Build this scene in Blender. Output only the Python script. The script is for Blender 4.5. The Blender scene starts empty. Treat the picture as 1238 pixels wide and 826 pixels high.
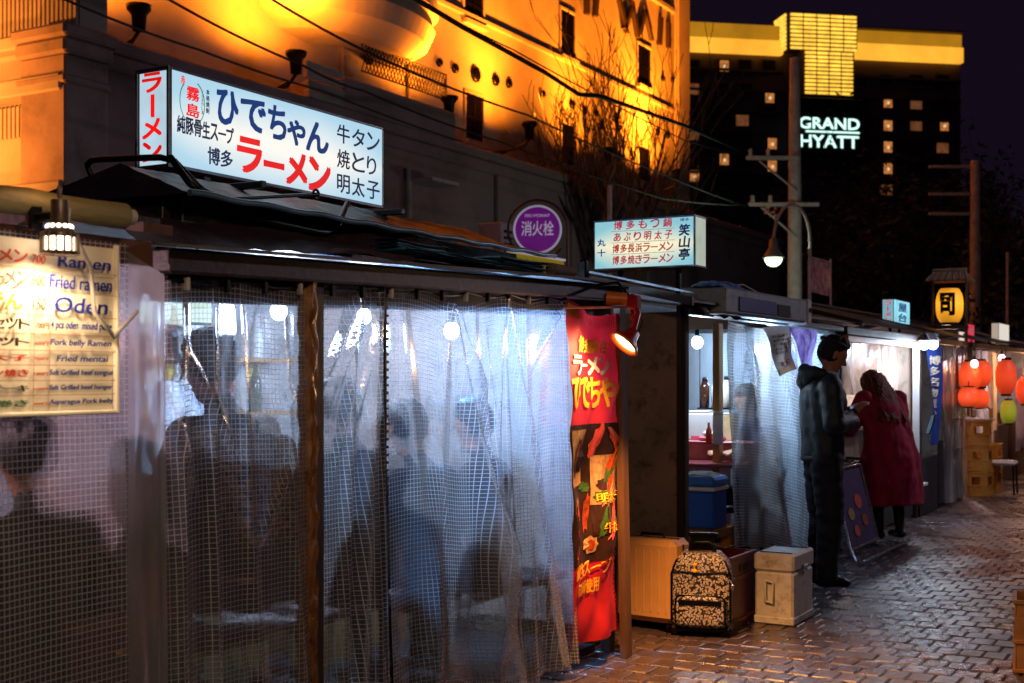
import bpy, bmesh, math, random
from mathutils import Vector, Matrix, noise
R = math.radians
rnd = random.Random(7)
scn = bpy.context.scene
COL = scn.collection
# ------------------------------------------------------------------ camera
HC, FPX, CX, HY = 1.47, 1550.0, 619.0, 455.0      # eye height, focal length in photo pixels, centre column, horizon row
cam = bpy.data.cameras.new('camera'); camo = bpy.data.objects.new('camera', cam); COL.objects.link(camo)
camo.location = (0, 0, HC); camo.rotation_euler = (R(90), 0, R(29.6))
cam.lens = FPX/1238*36; cam.sensor_width = 36; cam.shift_y = 42/1238; cam.clip_end = 1500; cam.clip_start = .05
cam.dof.use_dof = True; cam.dof.focus_distance = 6.2; cam.dof.aperture_fstop = 4.0
scn.camera = camo
# ------------------------------------------------------------------ world: a city night sky
w = bpy.data.worlds.new('World'); scn.world = w; w.use_nodes = True
nt = w.node_tree; bg = nt.nodes['Background']
bg.inputs[0].default_value = (.0062, .0034, .0085, 1); bg.inputs[1].default_value = 1.0
# ------------------------------------------------------------------ exposure
vs = scn.view_settings; vs.view_transform = 'Standard'; vs.look = 'None'; vs.exposure = 0; vs.gamma = 1
cy = scn.cycles
cy.use_denoising = True; cy.max_bounces = 8; cy.transparent_max_bounces = 14; cy.transmission_bounces = 6
cy.sample_clamp_indirect = 4; cy.sample_clamp_direct = 30; cy.caustics_reflective = False; cy.caustics_refractive = False
cy.blur_glossy = 1.0

def lamp(name, kind, loc, power, col, size=.03, aim=None, angle=60, blend=.5, parent=None):
    l = bpy.data.lights.new(name, kind); l.energy = power; l.color = col
    if kind in ('POINT', 'SPOT'): l.shadow_soft_size = size
    o = bpy.data.objects.new(name, l); COL.objects.link(o); o.location = loc
    if kind == 'SPOT':
        l.spot_size = R(angle); l.spot_blend = blend
    if aim is not None:
        o.rotation_euler = (Vector(aim)-Vector(loc)).to_track_quat('-Z', 'Y').to_euler()
    if parent is not None:
        o.parent = parent; o.matrix_parent_inverse = inv(parent)
    return o
# ------------------------------------------------------------------ real places of things seen in the photograph
A0 = R(29.6); FW = Vector((-math.sin(A0), math.cos(A0), 0)); RT = Vector((math.cos(A0), math.sin(A0), 0))
def PX(px, py, X):      # point on the plane x = X
    d = FW + RT*((px-CX)/FPX); t = X/d.x
    return Vector((X, d.y*t, HC+(HY-py)/FPX*t))
def PY(px, py, Y):      # point on the plane y = Y
    d = FW + RT*((px-CX)/FPX); t = Y/d.y
    return Vector((d.x*t, Y, HC+(HY-py)/FPX*t))
def G(px, py):          # point on the ground
    t = HC*FPX/(py-HY); p = FW*t + RT*((px-CX)/FPX*t)
    return Vector((p.x, p.y, 0))
# ------------------------------------------------------------------ materials
def srgb(h):
    h = h.lstrip('#'); v = [int(h[i:i+2], 16)/255 for i in (0, 2, 4)]
    return tuple((c/12.92 if c <= .04045 else ((c+.055)/1.055)**2.4) for c in v)
def c4(c):
    if isinstance(c, str): c = srgb(c)
    return (c[0], c[1], c[2], 1)
class N:
    def __init__(s, name):
        s.m = bpy.data.materials.new(name); s.m.use_nodes = True; s.t = s.m.node_tree; s.t.nodes.clear()
        s.out = s.n('ShaderNodeOutputMaterial')
    def n(s, typ, **kw):
        nd = s.t.nodes.new(typ)
        for k, v in kw.items():
            if k.startswith('i_'): nd.inputs[k[2:].replace('_', ' ')].default_value = v
            else: setattr(nd, k, v)
        return nd
    def l(s, a, b): s.t.links.new(a, b)
    def math(s, op, a, b=None, c=None):
        nd = s.n('ShaderNodeMath', operation=op)
        for i, v in enumerate((a, b, c)):
            if v is None: continue
            if hasattr(v, 'links'): s.l(v, nd.inputs[i])
            else: nd.inputs[i].default_value = v
        return nd.outputs[0]
    def mix(s, f, a, b):
        nd = s.n('ShaderNodeMixShader')
        if hasattr(f, 'links'): s.l(f, nd.inputs[0])
        else: nd.inputs[0].default_value = f
        s.l(a, nd.inputs[1]); s.l(b, nd.inputs[2]); return nd.outputs[0]
    def cmix(s, f, a, b, blend='MIX'):
        nd = s.n('ShaderNodeMix', data_type='RGBA', blend_type=blend)
        for i, v in ((0, f), (6, a), (7, b)):
            if hasattr(v, 'links'): s.l(v, nd.inputs[i])
            else: nd.inputs[i].default_value = v
        return nd.outputs[2]
    def noise(s, scale, detail=4, rough=.6, stretch=None, coord='Object', dist=0):
        tc = s.n('ShaderNodeTexCoord'); v = tc.outputs[coord]
        if stretch:
            mp = s.n('ShaderNodeMapping'); mp.inputs['Scale'].default_value = stretch; s.l(v, mp.inputs[0]); v = mp.outputs[0]
        nd = s.n('ShaderNodeTexNoise'); nd.inputs['Scale'].default_value = scale; nd.inputs['Detail'].default_value = detail
        nd.inputs['Roughness'].default_value = rough; nd.inputs['Distortion'].default_value = dist; s.l(v, nd.inputs['Vector'])
        return nd.outputs['Fac']
    def ramp(s, f, stops):
        nd = s.n('ShaderNodeValToRGB'); s.l(f, nd.inputs[0]); e = nd.color_ramp.elements
        while len(e) < len(stops): e.new(.5)
        for i, (p, c) in enumerate(stops): e[i].position = p; e[i].color = c4(c) if not isinstance(c, float) else (c, c, c, 1)
        return nd.outputs[0]
MATS = {}
def pm(name, col, rough=.6, metal=0, var=.35, scale=8, bump=.15, bscale=None, stretch=None, emit=None, estr=0, spec=.5, wear=None, rand=0):
    if name in MATS: return MATS[name]
    s = N(name); b = s.n('ShaderNodeBsdfPrincipled'); s.l(b.outputs[0], s.out.inputs[0])
    c = c4(col); d = tuple(x*(1-var) for x in c[:3])+(1,); u = tuple(min(1, x*(1+var*.6)) for x in c[:3])+(1,)
    f = s.noise(scale, 6, .65, stretch)
    cc = s.ramp(f, [(.32, d), (.5, c), (.7, u)])
    if wear:
        f2 = s.noise(scale*2.3, 8, .75, stretch); m = s.ramp(f2, [(.52, 0.0), (.66, 1.0)]); cc = s.cmix(m, cc, c4(wear))
    if rand:
        oi = s.n('ShaderNodeObjectInfo'); r = s.ramp(oi.outputs['Random'], [(0, 1-rand), (1, 1.0)]); cc = s.cmix(1.0, cc, r, 'MULTIPLY')
    s.l(cc, b.inputs['Base Color'])
    f3 = s.noise(scale*3, 5, .6, stretch); mr = s.n('ShaderNodeMapRange'); s.l(f3, mr.inputs[0])
    mr.inputs[3].default_value = max(.02, rough-.12); mr.inputs[4].default_value = min(1, rough+.14); s.l(mr.outputs[0], b.inputs['Roughness'])
    b.inputs['Metallic'].default_value = metal; b.inputs['Specular IOR Level'].default_value = spec
    if bump:
        bn = s.n('ShaderNodeBump'); bn.inputs['Strength'].default_value = bump; bn.inputs['Distance'].default_value = .01
        s.l(s.noise(bscale or scale*5, 6, .7, stretch), bn.inputs['Height']); s.l(bn.outputs[0], b.inputs['Normal'])
    if emit is not None:
        b.inputs['Emission Color'].default_value = c4(emit); b.inputs['Emission Strength'].default_value = estr
    MATS[name] = s.m; return s.m
def em(name, col, strength, var=0, scale=5):
    if name in MATS: return MATS[name]
    s = N(name); e = s.n('ShaderNodeEmission'); e.inputs[1].default_value = strength
    if var:
        c = c4(col); s.l(s.ramp(s.noise(scale, 3), [(.3, tuple(x*(1-var) for x in c[:3])), (.7, c[:3])]), e.inputs[0])
    else: e.inputs[0].default_value = c4(col)
    s.l(e.outputs[0], s.out.inputs[0]); MATS[name] = s.m; return s.m
def vinyl(name, grid=.018, thread=.0016, milk=.15, tint=(.92, .94, 1), rough=.15, blur=.45, tcol=(.75, .78, .85)):
    """clear vinyl sheet, with a woven white thread grid if grid > 0 (uv in metres)"""
    s = N(name)
    uv = s.n('ShaderNodeUVMap'); sp = s.n('ShaderNodeSeparateXYZ'); s.l(uv.outputs[0], sp.inputs[0])
    tr = s.n('ShaderNodeBsdfTransparent'); tr.inputs[0].default_value = c4(tint)
    rf = s.n('ShaderNodeBsdfRefraction'); rf.inputs['IOR'].default_value = 1.12; rf.inputs['Roughness'].default_value = rough; rf.inputs['Color'].default_value = c4(tint)
    clear = s.mix(blur, tr.outputs[0], rf.outputs[0])
    df = s.n('ShaderNodeBsdfDiffuse'); df.inputs[0].default_value = c4((.7, .72, .76))
    tl = s.n('ShaderNodeBsdfTranslucent'); tl.inputs[0].default_value = c4((.75, .78, .85))
    mk = s.mix(.62, df.outputs[0], tl.outputs[0])
    mf = s.n('ShaderNodeMapRange'); s.l(s.noise(3.0, 5, .6, (1, 1, .4)), mf.inputs[0]); mf.inputs[1].default_value = .3; mf.inputs[2].default_value = .75
    mf.inputs[3].default_value = milk*.45; mf.inputs[4].default_value = milk*1.7
    sh = s.mix(mf.outputs[0], clear, mk)
    if grid:
        tot = None
        wob = s.noise(5, 1, .5)
        for i in (0, 1):
            v = s.math('DIVIDE', s.math('ADD', sp.outputs[i], s.math('MULTIPLY', wob, .004)), grid); fr = s.math('FRACT', v)
            d = s.math('ABSOLUTE', s.math('SUBTRACT', fr, .5))
            ln = s.math('SMOOTH_MIN', 1.0, s.math('MAXIMUM', s.math('MULTIPLY', s.math('SUBTRACT', thread/grid*.5+.05, d), 14), 0), 0.0)
            tot = ln if tot is None else s.math('MAXIMUM', tot, ln)
        td = s.n('ShaderNodeBsdfDiffuse'); td.inputs[0].default_value = c4(tcol)
        tt = s.n('ShaderNodeBsdfTranslucent'); tt.inputs[0].default_value = c4(tcol)
        th = s.mix(.5, td.outputs[0], tt.outputs[0])
        sh = s.mix(s.math('MULTIPLY', tot, .75), sh, th)
    gl = s.n('ShaderNodeBsdfGlossy'); gl.inputs['Roughness'].default_value = .15
    bn = s.n('ShaderNodeBump'); bn.inputs['Strength'].default_value = .55; bn.inputs['Distance'].default_value = .012
    crm = s.ramp(s.noise(2.2, 2, .5), [(.42, .12), (.62, 1.0)]); s.l(s.math('MULTIPLY', s.noise(22, 6, .68, (1, 1, .6), dist=1.6), crm), bn.inputs['Height'])      # crumpled only in places; s.l(bn.outputs[0], gl.inputs['Normal'])
    ge = s.n('ShaderNodeNewGeometry'); dt = s.n('ShaderNodeVectorMath', operation='DOT_PRODUCT'); s.l(ge.outputs['Incoming'], dt.inputs[0]); s.l(bn.outputs[0], dt.inputs[1])
    fz = s.math('ADD', s.math('MULTIPLY', s.math('POWER', s.math('SUBTRACT', 1.0, s.math('ABSOLUTE', dt.outputs['Value'])), 5.0), .85), .14)
    sh = s.mix(fz, sh, gl.outputs[0])
    s.l(sh, s.out.inputs[0]); MATS[name] = s.m; return s.m
def cloth_mat(name, col, trans=.4, var=.3, scale=6, col2=None):
    s = N(name); d = s.n('ShaderNodeBsdfPrincipled'); t = s.n('ShaderNodeBsdfTranslucent'); c = c4(col)
    cc = s.ramp(s.noise(scale, 5), [(.35, tuple(x*(1-var) for x in c[:3])), (.65, c4(col2)[:3] if col2 else c[:3])])
    s.l(cc, d.inputs['Base Color']); s.l(cc, t.inputs[0]); d.inputs['Roughness'].default_value = .65
    s.l(s.mix(trans, d.outputs[0], t.outputs[0]), s.out.inputs[0]); MATS[name] = s.m; return s.m
def leopard_mat(name, base, dark, scale=60, rough=.6):
    s = N(name); b = s.n('ShaderNodeBsdfPrincipled'); tc = s.n('ShaderNodeTexCoord')
    v = s.n('ShaderNodeTexVoronoi'); v.inputs['Scale'].default_value = scale; s.l(tc.outputs['Object'], v.inputs['Vector'])
    n2 = s.noise(scale*1.3, 2, .5)
    k = s.math('ADD', v.outputs['Distance'], s.math('MULTIPLY', n2, .5))
    c = s.ramp(k, [(.42, dark), (.5, base), (.72, base), (.8, dark)])
    s.l(c, b.inputs['Base Color']); b.inputs['Roughness'].default_value = rough; s.l(b.outputs[0], s.out.inputs[0]); MATS[name] = s.m; return s.m
# ------------------------------------------------------------------ mesh building
class B:
    def __init__(s): s.v = []; s.f = []; s.mi = []; s.uv = {}; s.sm = []
    def add(s, vs, fs, mi=0, smooth=False, M=None):
        o = len(s.v)
        s.v += [tuple(M @ Vector(v)) if M else tuple(v) for v in vs]
        for f in fs: s.f.append(tuple(i+o for i in f)); s.mi.append(mi); s.sm.append(smooth)
        return s
    def box(s, lo, hi, bev=0, mi=0, M=None):
        x0, y0, z0 = [min(a, b) for a, b in zip(lo, hi)]; x1, y1, z1 = [max(a, b) for a, b in zip(lo, hi)]
        hx, hy, hz = (x1-x0)/2, (y1-y0)/2, (z1-z0)/2; c = Vector(((x0+x1)/2, (y0+y1)/2, (z0+z1)/2))
        b = min(bev, hx*.9, hy*.9, hz*.9)
        if b <= 0:
            vs = [c+Vector((sx*hx, sy*hy, sz*hz)) for sz in (-1, 1) for sy in (-1, 1) for sx in (-1, 1)]
            fs = [(0, 2, 3, 1), (4, 5, 7, 6), (0, 1, 5, 4), (2, 6, 7, 3), (0, 4, 6, 2), (1, 3, 7, 5)]
            return s.add(vs, fs, mi, False, M)
        vs = []; idx = {}
        for sx in (-1, 1):
            for sy in (-1, 1):
                for sz in (-1, 1):
                    for a in range(3):
                        q = [sx*hx, sy*hy, sz*hz]
                        for k in range(3):
                            if k != a: q[k] -= (sx, sy, sz)[k]*b
                        idx[(sx, sy, sz, a)] = len(vs); vs.append(c+Vector(q))
        fs = []
        for a in range(3):
            o = [k for k in range(3) if k != a]
            for sg in (-1, 1):
                q = []
                for u, v in ((-1, -1), (1, -1), (1, 1), (-1, 1)):
                    k = [0, 0, 0]; k[a] = sg; k[o[0]] = u; k[o[1]] = v; q.append(idx[(k[0], k[1], k[2], a)])
                fs.append(tuple(q))
            for u in (-1, 1):
                for v in (-1, 1):
                    k0 = [0, 0, 0]; k0[a] = -1; k0[o[0]] = u; k0[o[1]] = v; k1 = list(k0); k1[a] = 1
                    fs.append((idx[tuple(k0)+(o[0],)], idx[tuple(k1)+(o[0],)], idx[tuple(k1)+(o[1],)], idx[tuple(k0)+(o[1],)]))
        for sx in (-1, 1):
            for sy in (-1, 1):
                for sz in (-1, 1): fs.append((idx[(sx, sy, sz, 0)], idx[(sx, sy, sz, 1)], idx[(sx, sy, sz, 2)]))
        return s.add(vs, fs, mi, False, M)
    def ring(s, c, ax, r, n, ph=0):
        ax = Vector(ax).normalized(); u = ax.orthogonal().normalized(); v = ax.cross(u)
        return [Vector(c)+(u*math.cos(2*math.pi*k/n+ph)+v*math.sin(2*math.pi*k/n+ph))*r for k in range(n)]
    def tube(s, pts, r, n=8, mi=0, caps=True, M=None):
        pts = [Vector(p) for p in pts]; rs = r if isinstance(r, (list, tuple)) else [r]*len(pts)
        vs = []; t0 = (pts[1]-pts[0]).normalized(); u = t0.orthogonal().normalized()
        for i, p in enumerate(pts):
            a = pts[min(i+1, len(pts)-1)]-pts[max(i-1, 0)]; a.normalize()
            u = (u-a*u.dot(a)); u = u.normalized() if u.length > 1e-6 else a.orthogonal().normalized(); v = a.cross(u)
            vs += [p+(u*math.cos(2*math.pi*k/n)+v*math.sin(2*math.pi*k/n))*rs[i] for k in range(n)]
        fs = [(i*n+k, i*n+(k+1) % n, (i+1)*n+(k+1) % n, (i+1)*n+k) for i in range(len(pts)-1) for k in range(n)]
        s.add(vs, fs, mi, True, M)
        if caps: s.add(vs[:n], [tuple(range(n))[::-1]], mi, False, M); s.add(vs[-n:], [tuple(range(n))], mi, False, M)
        return s
    def lathe(s, prof, n=20, mi=0, M=None, smooth=True, axis='Z'):
        vs = []
        for r, z in prof:
            for k in range(n):
                a = 2*math.pi*k/n; vs.append((r*math.cos(a), r*math.sin(a), z))
        fs = [(i*n+k, i*n+(k+1) % n, (i+1)*n+(k+1) % n, (i+1)*n+k) for i in range(len(prof)-1) for k in range(n)]
        return s.add(vs, fs, mi, smooth, M)
    def ell(s, c, r, n=12, m=8, mi=0, M=None):
        vs = [Vector(c)+Vector((r[0]*math.cos(2*math.pi*k/n)*math.sin(math.pi*j/m), r[1]*math.sin(2*math.pi*k/n)*math.sin(math.pi*j/m), r[2]*math.cos(math.pi*j/m))) for j in range(m+1) for k in range(n)]
        fs = [(j*n+k, (j+1)*n+k, (j+1)*n+(k+1) % n, j*n+(k+1) % n) for j in range(m) for k in range(n)]
        return s.add(vs, fs, mi, True, M)
    def quad(s, a, b, c, d, mi=0, M=None): return s.add([a, b, c, d], [(0, 1, 2, 3)], mi, False, M)
    def prism(s, poly, d, mi=0, M=None):     # poly: list of 3d points (flat), extruded by vector d
        n = len(poly); d = Vector(d); vs = [Vector(p) for p in poly]+[Vector(p)+d for p in poly]
        return s.add(vs, [tuple(range(n))[::-1], tuple(range(n, 2*n))]+[(k, (k+1) % n, n+(k+1) % n, n+k) for k in range(n)], mi, False, M)
    def surf(s, fn, nu, nv, uvfn=None, mi=0, smooth=True):
        vs = [fn(i/nu, j/nv) for j in range(nv+1) for i in range(nu+1)]
        o = len(s.f)
        s.add(vs, [(j*(nu+1)+i, j*(nu+1)+i+1, (j+1)*(nu+1)+i+1, (j+1)*(nu+1)+i) for j in range(nv) for i in range(nu)], mi, smooth)
        if uvfn:
            k = o
            for j in range(nv):
                for i in range(nu):
                    s.uv[k] = [uvfn(a/nu, b/nv) for a, b in ((i, j), (i+1, j), (i+1, j+1), (i, j+1))]; k += 1
        return s
    def mesh(s, name):
        me = bpy.data.meshes.new(name); me.from_pydata([tuple(v) for v in s.v], [], s.f)
        me.polygons.foreach_set('material_index', s.mi); me.polygons.foreach_set('use_smooth', s.sm)
        if s.uv:
            ul = me.uv_layers.new(name='UVMap')
            for p in me.polygons:
                q = s.uv.get(p.index)
                if q:
                    for li, u in zip(p.loop_indices, q): ul.data[li].uv = u
        me.update(); return me
def inv(parent):
    return (Matrix.Translation(parent.location) @ parent.rotation_euler.to_matrix().to_4x4()).inverted()
def obj(name, b, mat, parent=None, world=False, fix=True, label=None):
    me = b.mesh(name) if isinstance(b, B) else b
    if fix and len(me.polygons):
        bm = bmesh.new(); bm.from_mesh(me)
        if fix == 'weld': bmesh.ops.remove_doubles(bm, verts=bm.verts, dist=1e-5)
        bmesh.ops.recalc_face_normals(bm, faces=bm.faces); bm.to_mesh(me); bm.free()
    for m in (mat if isinstance(mat, (list, tuple)) else [mat]): me.materials.append(m)
    o = bpy.data.objects.new(name, me); COL.objects.link(o)
    if parent is not None:
        o.parent = parent
        if world: o.matrix_parent_inverse = inv(ROOT(parent))
    if label: o['label'] = label
    return o
def ROOT(p):
    while p.parent is not None: p = p.parent
    return p
def sub(name, b, mat, part, world=False, **k):      # a child of a part; world geometry keeps its place
    o = obj(name, b, mat, None, **k); o.parent = part
    return o
def thing(name, label, cat, loc=(0, 0, 0), rz=0, group=None):
    o = bpy.data.objects.new(name, None); COL.objects.link(o); o.location = loc; o.rotation_euler = (0, 0, rz); o.empty_display_size = .1
    o['label'] = label; o['category'] = cat
    if group: o['group'] = group
    return o
def tag(o, label, cat, group=None):
    o['label'] = label; o['category'] = cat
    if group: o['group'] = group
    return o
def struct(name, b, mat, **k):
    o = obj(name, b, mat, **k); o['kind'] = 'structure'; return o
def children(o): return [c for c in bpy.data.objects if c.parent == o]
def copy_tree(o, loc, rz=None, label=None):
    c = o.copy(); COL.objects.link(c); c.location = loc
    if rz is not None: c.rotation_euler.z = rz
    if label: c['label'] = label
    for ch in children(o):
        d = ch.copy(); COL.objects.link(d); d.parent = c
        for g in children(ch):
            e = g.copy(); COL.objects.link(e); e.parent = d
    return c
# ------------------------------------------------------------------ lettering
TC = {}
def glyphs(body, bold=.012, shear=0):
    key = (body, bold, shear)
    if key in TC: return TC[key]
    cu = bpy.data.curves.new('t', 'FONT'); cu.body = body; cu.size = 1; cu.offset = bold; cu.shear = shear; cu.resolution_u = 3; cu.fill_mode = 'FRONT'
    o = bpy.data.objects.new('t', cu); me = bpy.data.meshes.new_from_object(o)
    vs = [v.co.copy() for v in me.vertices]; fs = [tuple(p.vertices) for p in me.polygons]
    bpy.data.objects.remove(o); bpy.data.curves.remove(cu); bpy.data.meshes.remove(me)
    if not vs: TC[key] = ([], []); return TC[key]
    x0 = min(v.x for v in vs); x1 = max(v.x for v in vs); y0 = min(v.y for v in vs); y1 = max(v.y for v in vs)
    vs = [((v.x-x0)/max(x1-x0, 1e-6), (v.y-y0)/max(y1-y0, 1e-6)) for v in vs]
    TC[key] = (vs, fs); return TC[key]
def text(b, body, box, fmap, bold=.012, shear=0, mi=0, rot=0):
    """box = (u0, v0, u1, v1) on the surface; fmap(u, v) gives the point in space"""
    vs, fs = glyphs(body, 0, shear); u0, v0, u1, v1 = box; cu, cv = (u0+u1)/2, (v0+v1)/2; cr, sr = math.cos(rot), math.sin(rot)
    e = 1e-3; p0 = Vector(fmap(cu, cv)); nn_ = (Vector(fmap(cu+e, cv))-p0).cross(Vector(fmap(cu, cv+e))-p0).normalized(); nch = max(1, len(body))
    bu, bv = bold*(u1-u0)/nch, bold*(v1-v0)       # heavier strokes: the print is laid down a few times, slightly shifted
    sh = [(0, 0)] if bold <= .004 else [(-bu, -bv), (bu, -bv), (0, 0), (-bu, bv), (bu, bv)]
    for i_, (su, sv) in enumerate(sh):
        q = []
        for x, y in vs:
            u = (u0+(u1-u0)*x)-cu; v = (v0+(v1-v0)*y)-cv; q.append(Vector(fmap(cu+u*cr-v*sr+su, cv+u*sr+v*cr+sv))+nn_*.0004*i_)
        b.add(q, fs, mi)
def plane_map(o, du, dv, off=.003):
    o = Vector(o); du = Vector(du); dv = Vector(dv); n = du.cross(dv).normalized()*off
    return lambda u, v: o+du*u+dv*v+n
def col_text(b, s, u0, u1, vt, vb, fmap, pad=.1, **k):      # glyphs one under the other
    h = (vt-vb)/len(s)
    for i, ch in enumerate(s):
        p = h*pad; a = vt-h*(i+1)+p; c = vt-h*i-p
        if ch == 'ー': text(b, 'l', ((u0+u1)/2-(u1-u0)*.09, a, (u0+u1)/2+(u1-u0)*.09, c), fmap, **k)
        elif ch == '一': text(b, ch, (u0, (a+c)/2-h*.06, u1, (a+c)/2+h*.06), fmap, **k)
        else: text(b, ch, (u0, a, u1, c), fmap, **k)
def row_text(b, s, u0, u1, vb, vt, fmap, gap=.1, sizes=None, **k):
    n = len(s); wd = (u1-u0)/n
    for i, ch in enumerate(s):
        a = u0+wd*i+wd*gap/2; c = a+wd*(1-gap); q = sizes[i] if sizes else 1; m = (vt+vb)/2; h = (vt-vb)/2*q
        if ch == ' ': continue
        if ch == 'ー': text(b, ch, (a, m-h*.13, c, m+h*.13), fmap, **k)
        else: text(b, ch, (a+(c-a)*(1-q)/2, m-h, c-(c-a)*(1-q)/2, m+h), fmap, **k)
# ------------------------------------------------------------------ ground and paving
m_ground = pm('asphalt', '#2a2626', .7, var=.4, scale=3, bump=.4, bscale=60)
m_joint = pm('joint_dirt', '#171315', .55, var=.5, scale=6, bump=.5, bscale=80)
def paver_mat(name, rand):
    s = N(name); b = s.n('ShaderNodeBsdfPrincipled'); s.l(b.outputs[0], s.out.inputs[0]); g = s.n('ShaderNodeNewGeometry')
    def nz(sc, det=6, rg=.65, dist=0):
        t_ = s.n('ShaderNodeTexNoise'); t_.inputs['Scale'].default_value = sc; t_.inputs['Detail'].default_value = det; t_.inputs['Roughness'].default_value = rg; t_.inputs['Distortion'].default_value = dist; s.l(g.outputs['Position'], t_.inputs['Vector']); return t_.outputs['Fac']
    r = s.n('ShaderNodeObjectInfo').outputs['Random'] if rand == 'obj' else g.outputs['Random Per Island']
    c = s.cmix(1.0, s.ramp(nz(9, 8, .72), [(.3, (.055, .04, .044)), (.52, (.095, .07, .074)), (.74, (.13, .098, .1))]), s.ramp(r, [(0, (.5, .5, .54)), (.5, (.85, .82, .82)), (1, (1.0, .94, .9))]), 'MULTIPLY')
    c = s.cmix(1.0, c, s.ramp(nz(.9, 5, .6, .6), [(.36, .66), (.6, 1.0)]), 'MULTIPLY')      # old stains
    c = s.cmix(s.ramp(nz(26, 3, .5), [(.76, 0.0), (.79, .6)]), c, (.03, .028, .03, 1))       # trodden gum and spots
    s.l(c, b.inputs['Base Color']); b.inputs['Specular IOR Level'].default_value = .75
    rr = s.math('ADD', s.math('MULTIPLY', s.ramp(nz(1.3, 4, .6, .8), [(.4, .0), (.62, 1.0)]), .26), s.math('MULTIPLY', nz(30, 5), .36)); s.l(rr, b.inputs['Roughness'])
    bn = s.n('ShaderNodeBump'); bn.inputs['Strength'].default_value = .4; bn.inputs['Distance'].default_value = .008; s.l(nz(75, 5, .65), bn.inputs['Height']); s.l(bn.outputs[0], b.inputs['Normal'])
    return s.m
m_paver = paver_mat('paver', 'obj')
gb = B(); gb.add([(-700, -150, -.03), (500, -150, -.03), (500, 1200, -.03), (-700, 1200, -.03)], [(0, 1, 2, 3)])
struct('ground', gb, m_ground)
jb = B(); jb.add([(-6.2, 1.2, -.012), (2.2, 1.2, -.012), (2.2, 34, -.012), (-6.2, 34, -.012)], [(0, 1, 2, 3)])
pave = struct('pavement', jb, m_joint)
SX, SY, GP = .120, .170, .009
cells = []
for j in range(int(32/SY)):
    y0 = 1.6+j*SY
    for i in range(int(8/SX)):
        x0 = -6.1+i*SX+(j % 2)*SX/2
        if y0 > 26 or x0 > 1.9 or (x0 < -3.3 and y0 < 16.3 and rnd.random() < 0): continue
        cells.append((x0, y0))
def inview(x, y):
    p = Vector((x, y, 0)); d = p.dot(FW); l = p.dot(RT)
    if d < .5: return None
    px = CX+l/d*FPX; py = HY+HC*FPX/d
    return d if (px > 690 and px < 1245 and py < 835 and x > -2.95) else None
cells.sort(key=lambda c: (inview(*c) is None, inview(*c) or 0))
variants = []
for k in range(6):
    b = B(); b.box((-(SX-GP)/2, -(SY-GP)/2, -.02), ((SX-GP)/2, (SY-GP)/2, 0), .006)
    b.v = [(x+rnd.uniform(-.0015, .0015), y+rnd.uniform(-.0015, .0015), z) for x, y, z in b.v]
    me = b.mesh('paver_brick'); me.materials.append(m_paver); variants.append(me)
rest = B()
for n, (x, y) in enumerate(cells):
    cx_, cy_ = x+SX/2, y+SY/2; dz = rnd.uniform(-.003, .002)
    tx, ty = rnd.gauss(0, .006), rnd.gauss(0, .006)
    if n < 298:
        o = bpy.data.objects.new('paver_brick', variants[n % 6]); COL.objects.link(o); o.parent = pave; o.location = (cx_, cy_, dz); o.rotation_euler = (tx, ty, rnd.gauss(0, .006))
    else:
        M = Matrix.Translation((cx_, cy_, dz)) @ Matrix.Rotation(tx, 4, 'X') @ Matrix.Rotation(ty, 4, 'Y')
        rest.box((-(SX-GP)/2, -(SY-GP)/2, -.02), ((SX-GP)/2, (SY-GP)/2, 0), .005, M=M)
ro = obj('paver_brick_field', rest, paver_mat('paver_field', 'island'), pave); ro['kind'] = 'stuff'
# ------------------------------------------------------------------ tall plastered building behind, lit by sodium floodlights
m_plaster = pm('plaster', (.38, .35, .30), .85, var=.28, scale=.7, bump=.35, bscale=9)
m_dark = pm('dark_plaster', (.27, .185, .19), .85, var=.35, scale=.8, bump=.3, bscale=12)
m_trim = pm('trim_plaster', (.36, .33, .3), .8, var=.2, scale=2)
m_sid = pm('siding', (.36, .33, .31), .7, var=.15, scale=1.2, bump=.1)
m_black = pm('black_metal', '#0b0b0e', .35, .6, scale=20)
m_glassd = pm('dark_glass', '#08070a', .08, spec=.8, var=.1, bump=0)
XF = -16.0
YF1 = PX(828, 200, XF).y
bl = thing('plastered_building', 'tall plastered building washed in orange floodlight above the stalls', 'building', (XF, 24, 0))
b = B(); b.box((XF, 13.0, 0), (XF-9, YF1, 19)); obj('wall', b, m_plaster, bl, True)
b = B(); b.box((XF+.16, YF1-.9, 0), (XF-.3, YF1+.04, 19)); obj('corner_pier', b, m_plaster, bl, True)
# stepped ledges
for z, d, h in ((10.0, .10, .12), (13.2, .12, .16)):
    b = B(); b.box((XF, 13.0, z), (XF+d, YF1-.95, z+h), .02); obj('string_course', b, m_trim, bl, True)
def building_window(px0, py0, px1, py1, parent=bl, X=XF, deep=.14, name='window'):
    a = PX(px0, py1, X); c = PX(px1, py0, X); zt = (PX(px0, py0, X).z); zb = a.z
    y0, y1 = a.y, c.y; t = .07
    fb = B()
    fb.box((X+.003, y0-t, zb-t), (X+.05, y0, zt+t), .008); fb.box((X+.003, y1, zb-t), (X+.05, y1+t, zt+t), .008)
    fb.box((X+.003, y0, zt), (X+.055, y1, zt+t), .008); fb.box((X+.003, y0-t, zb-t-.05), (X+.14, y1+t, zb), .01)
    f = obj(name, fb, m_trim, parent, True)
    g = B(); g.box((X+.003, y0, zb), (X+.016, y1, zt)); sub('pane', g, m_glassd, f)
    g = B(); g.box((X+.016, (y0+y1)/2-.025, zb), (X+.034, (y0+y1)/2+.025, zt)); g.box((X+.016, y0, (zt+zb)/2-.02), (X+.032, y1, (zt+zb)/2+.02)); sub('glazing_bar', g, m_black, f)
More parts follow.
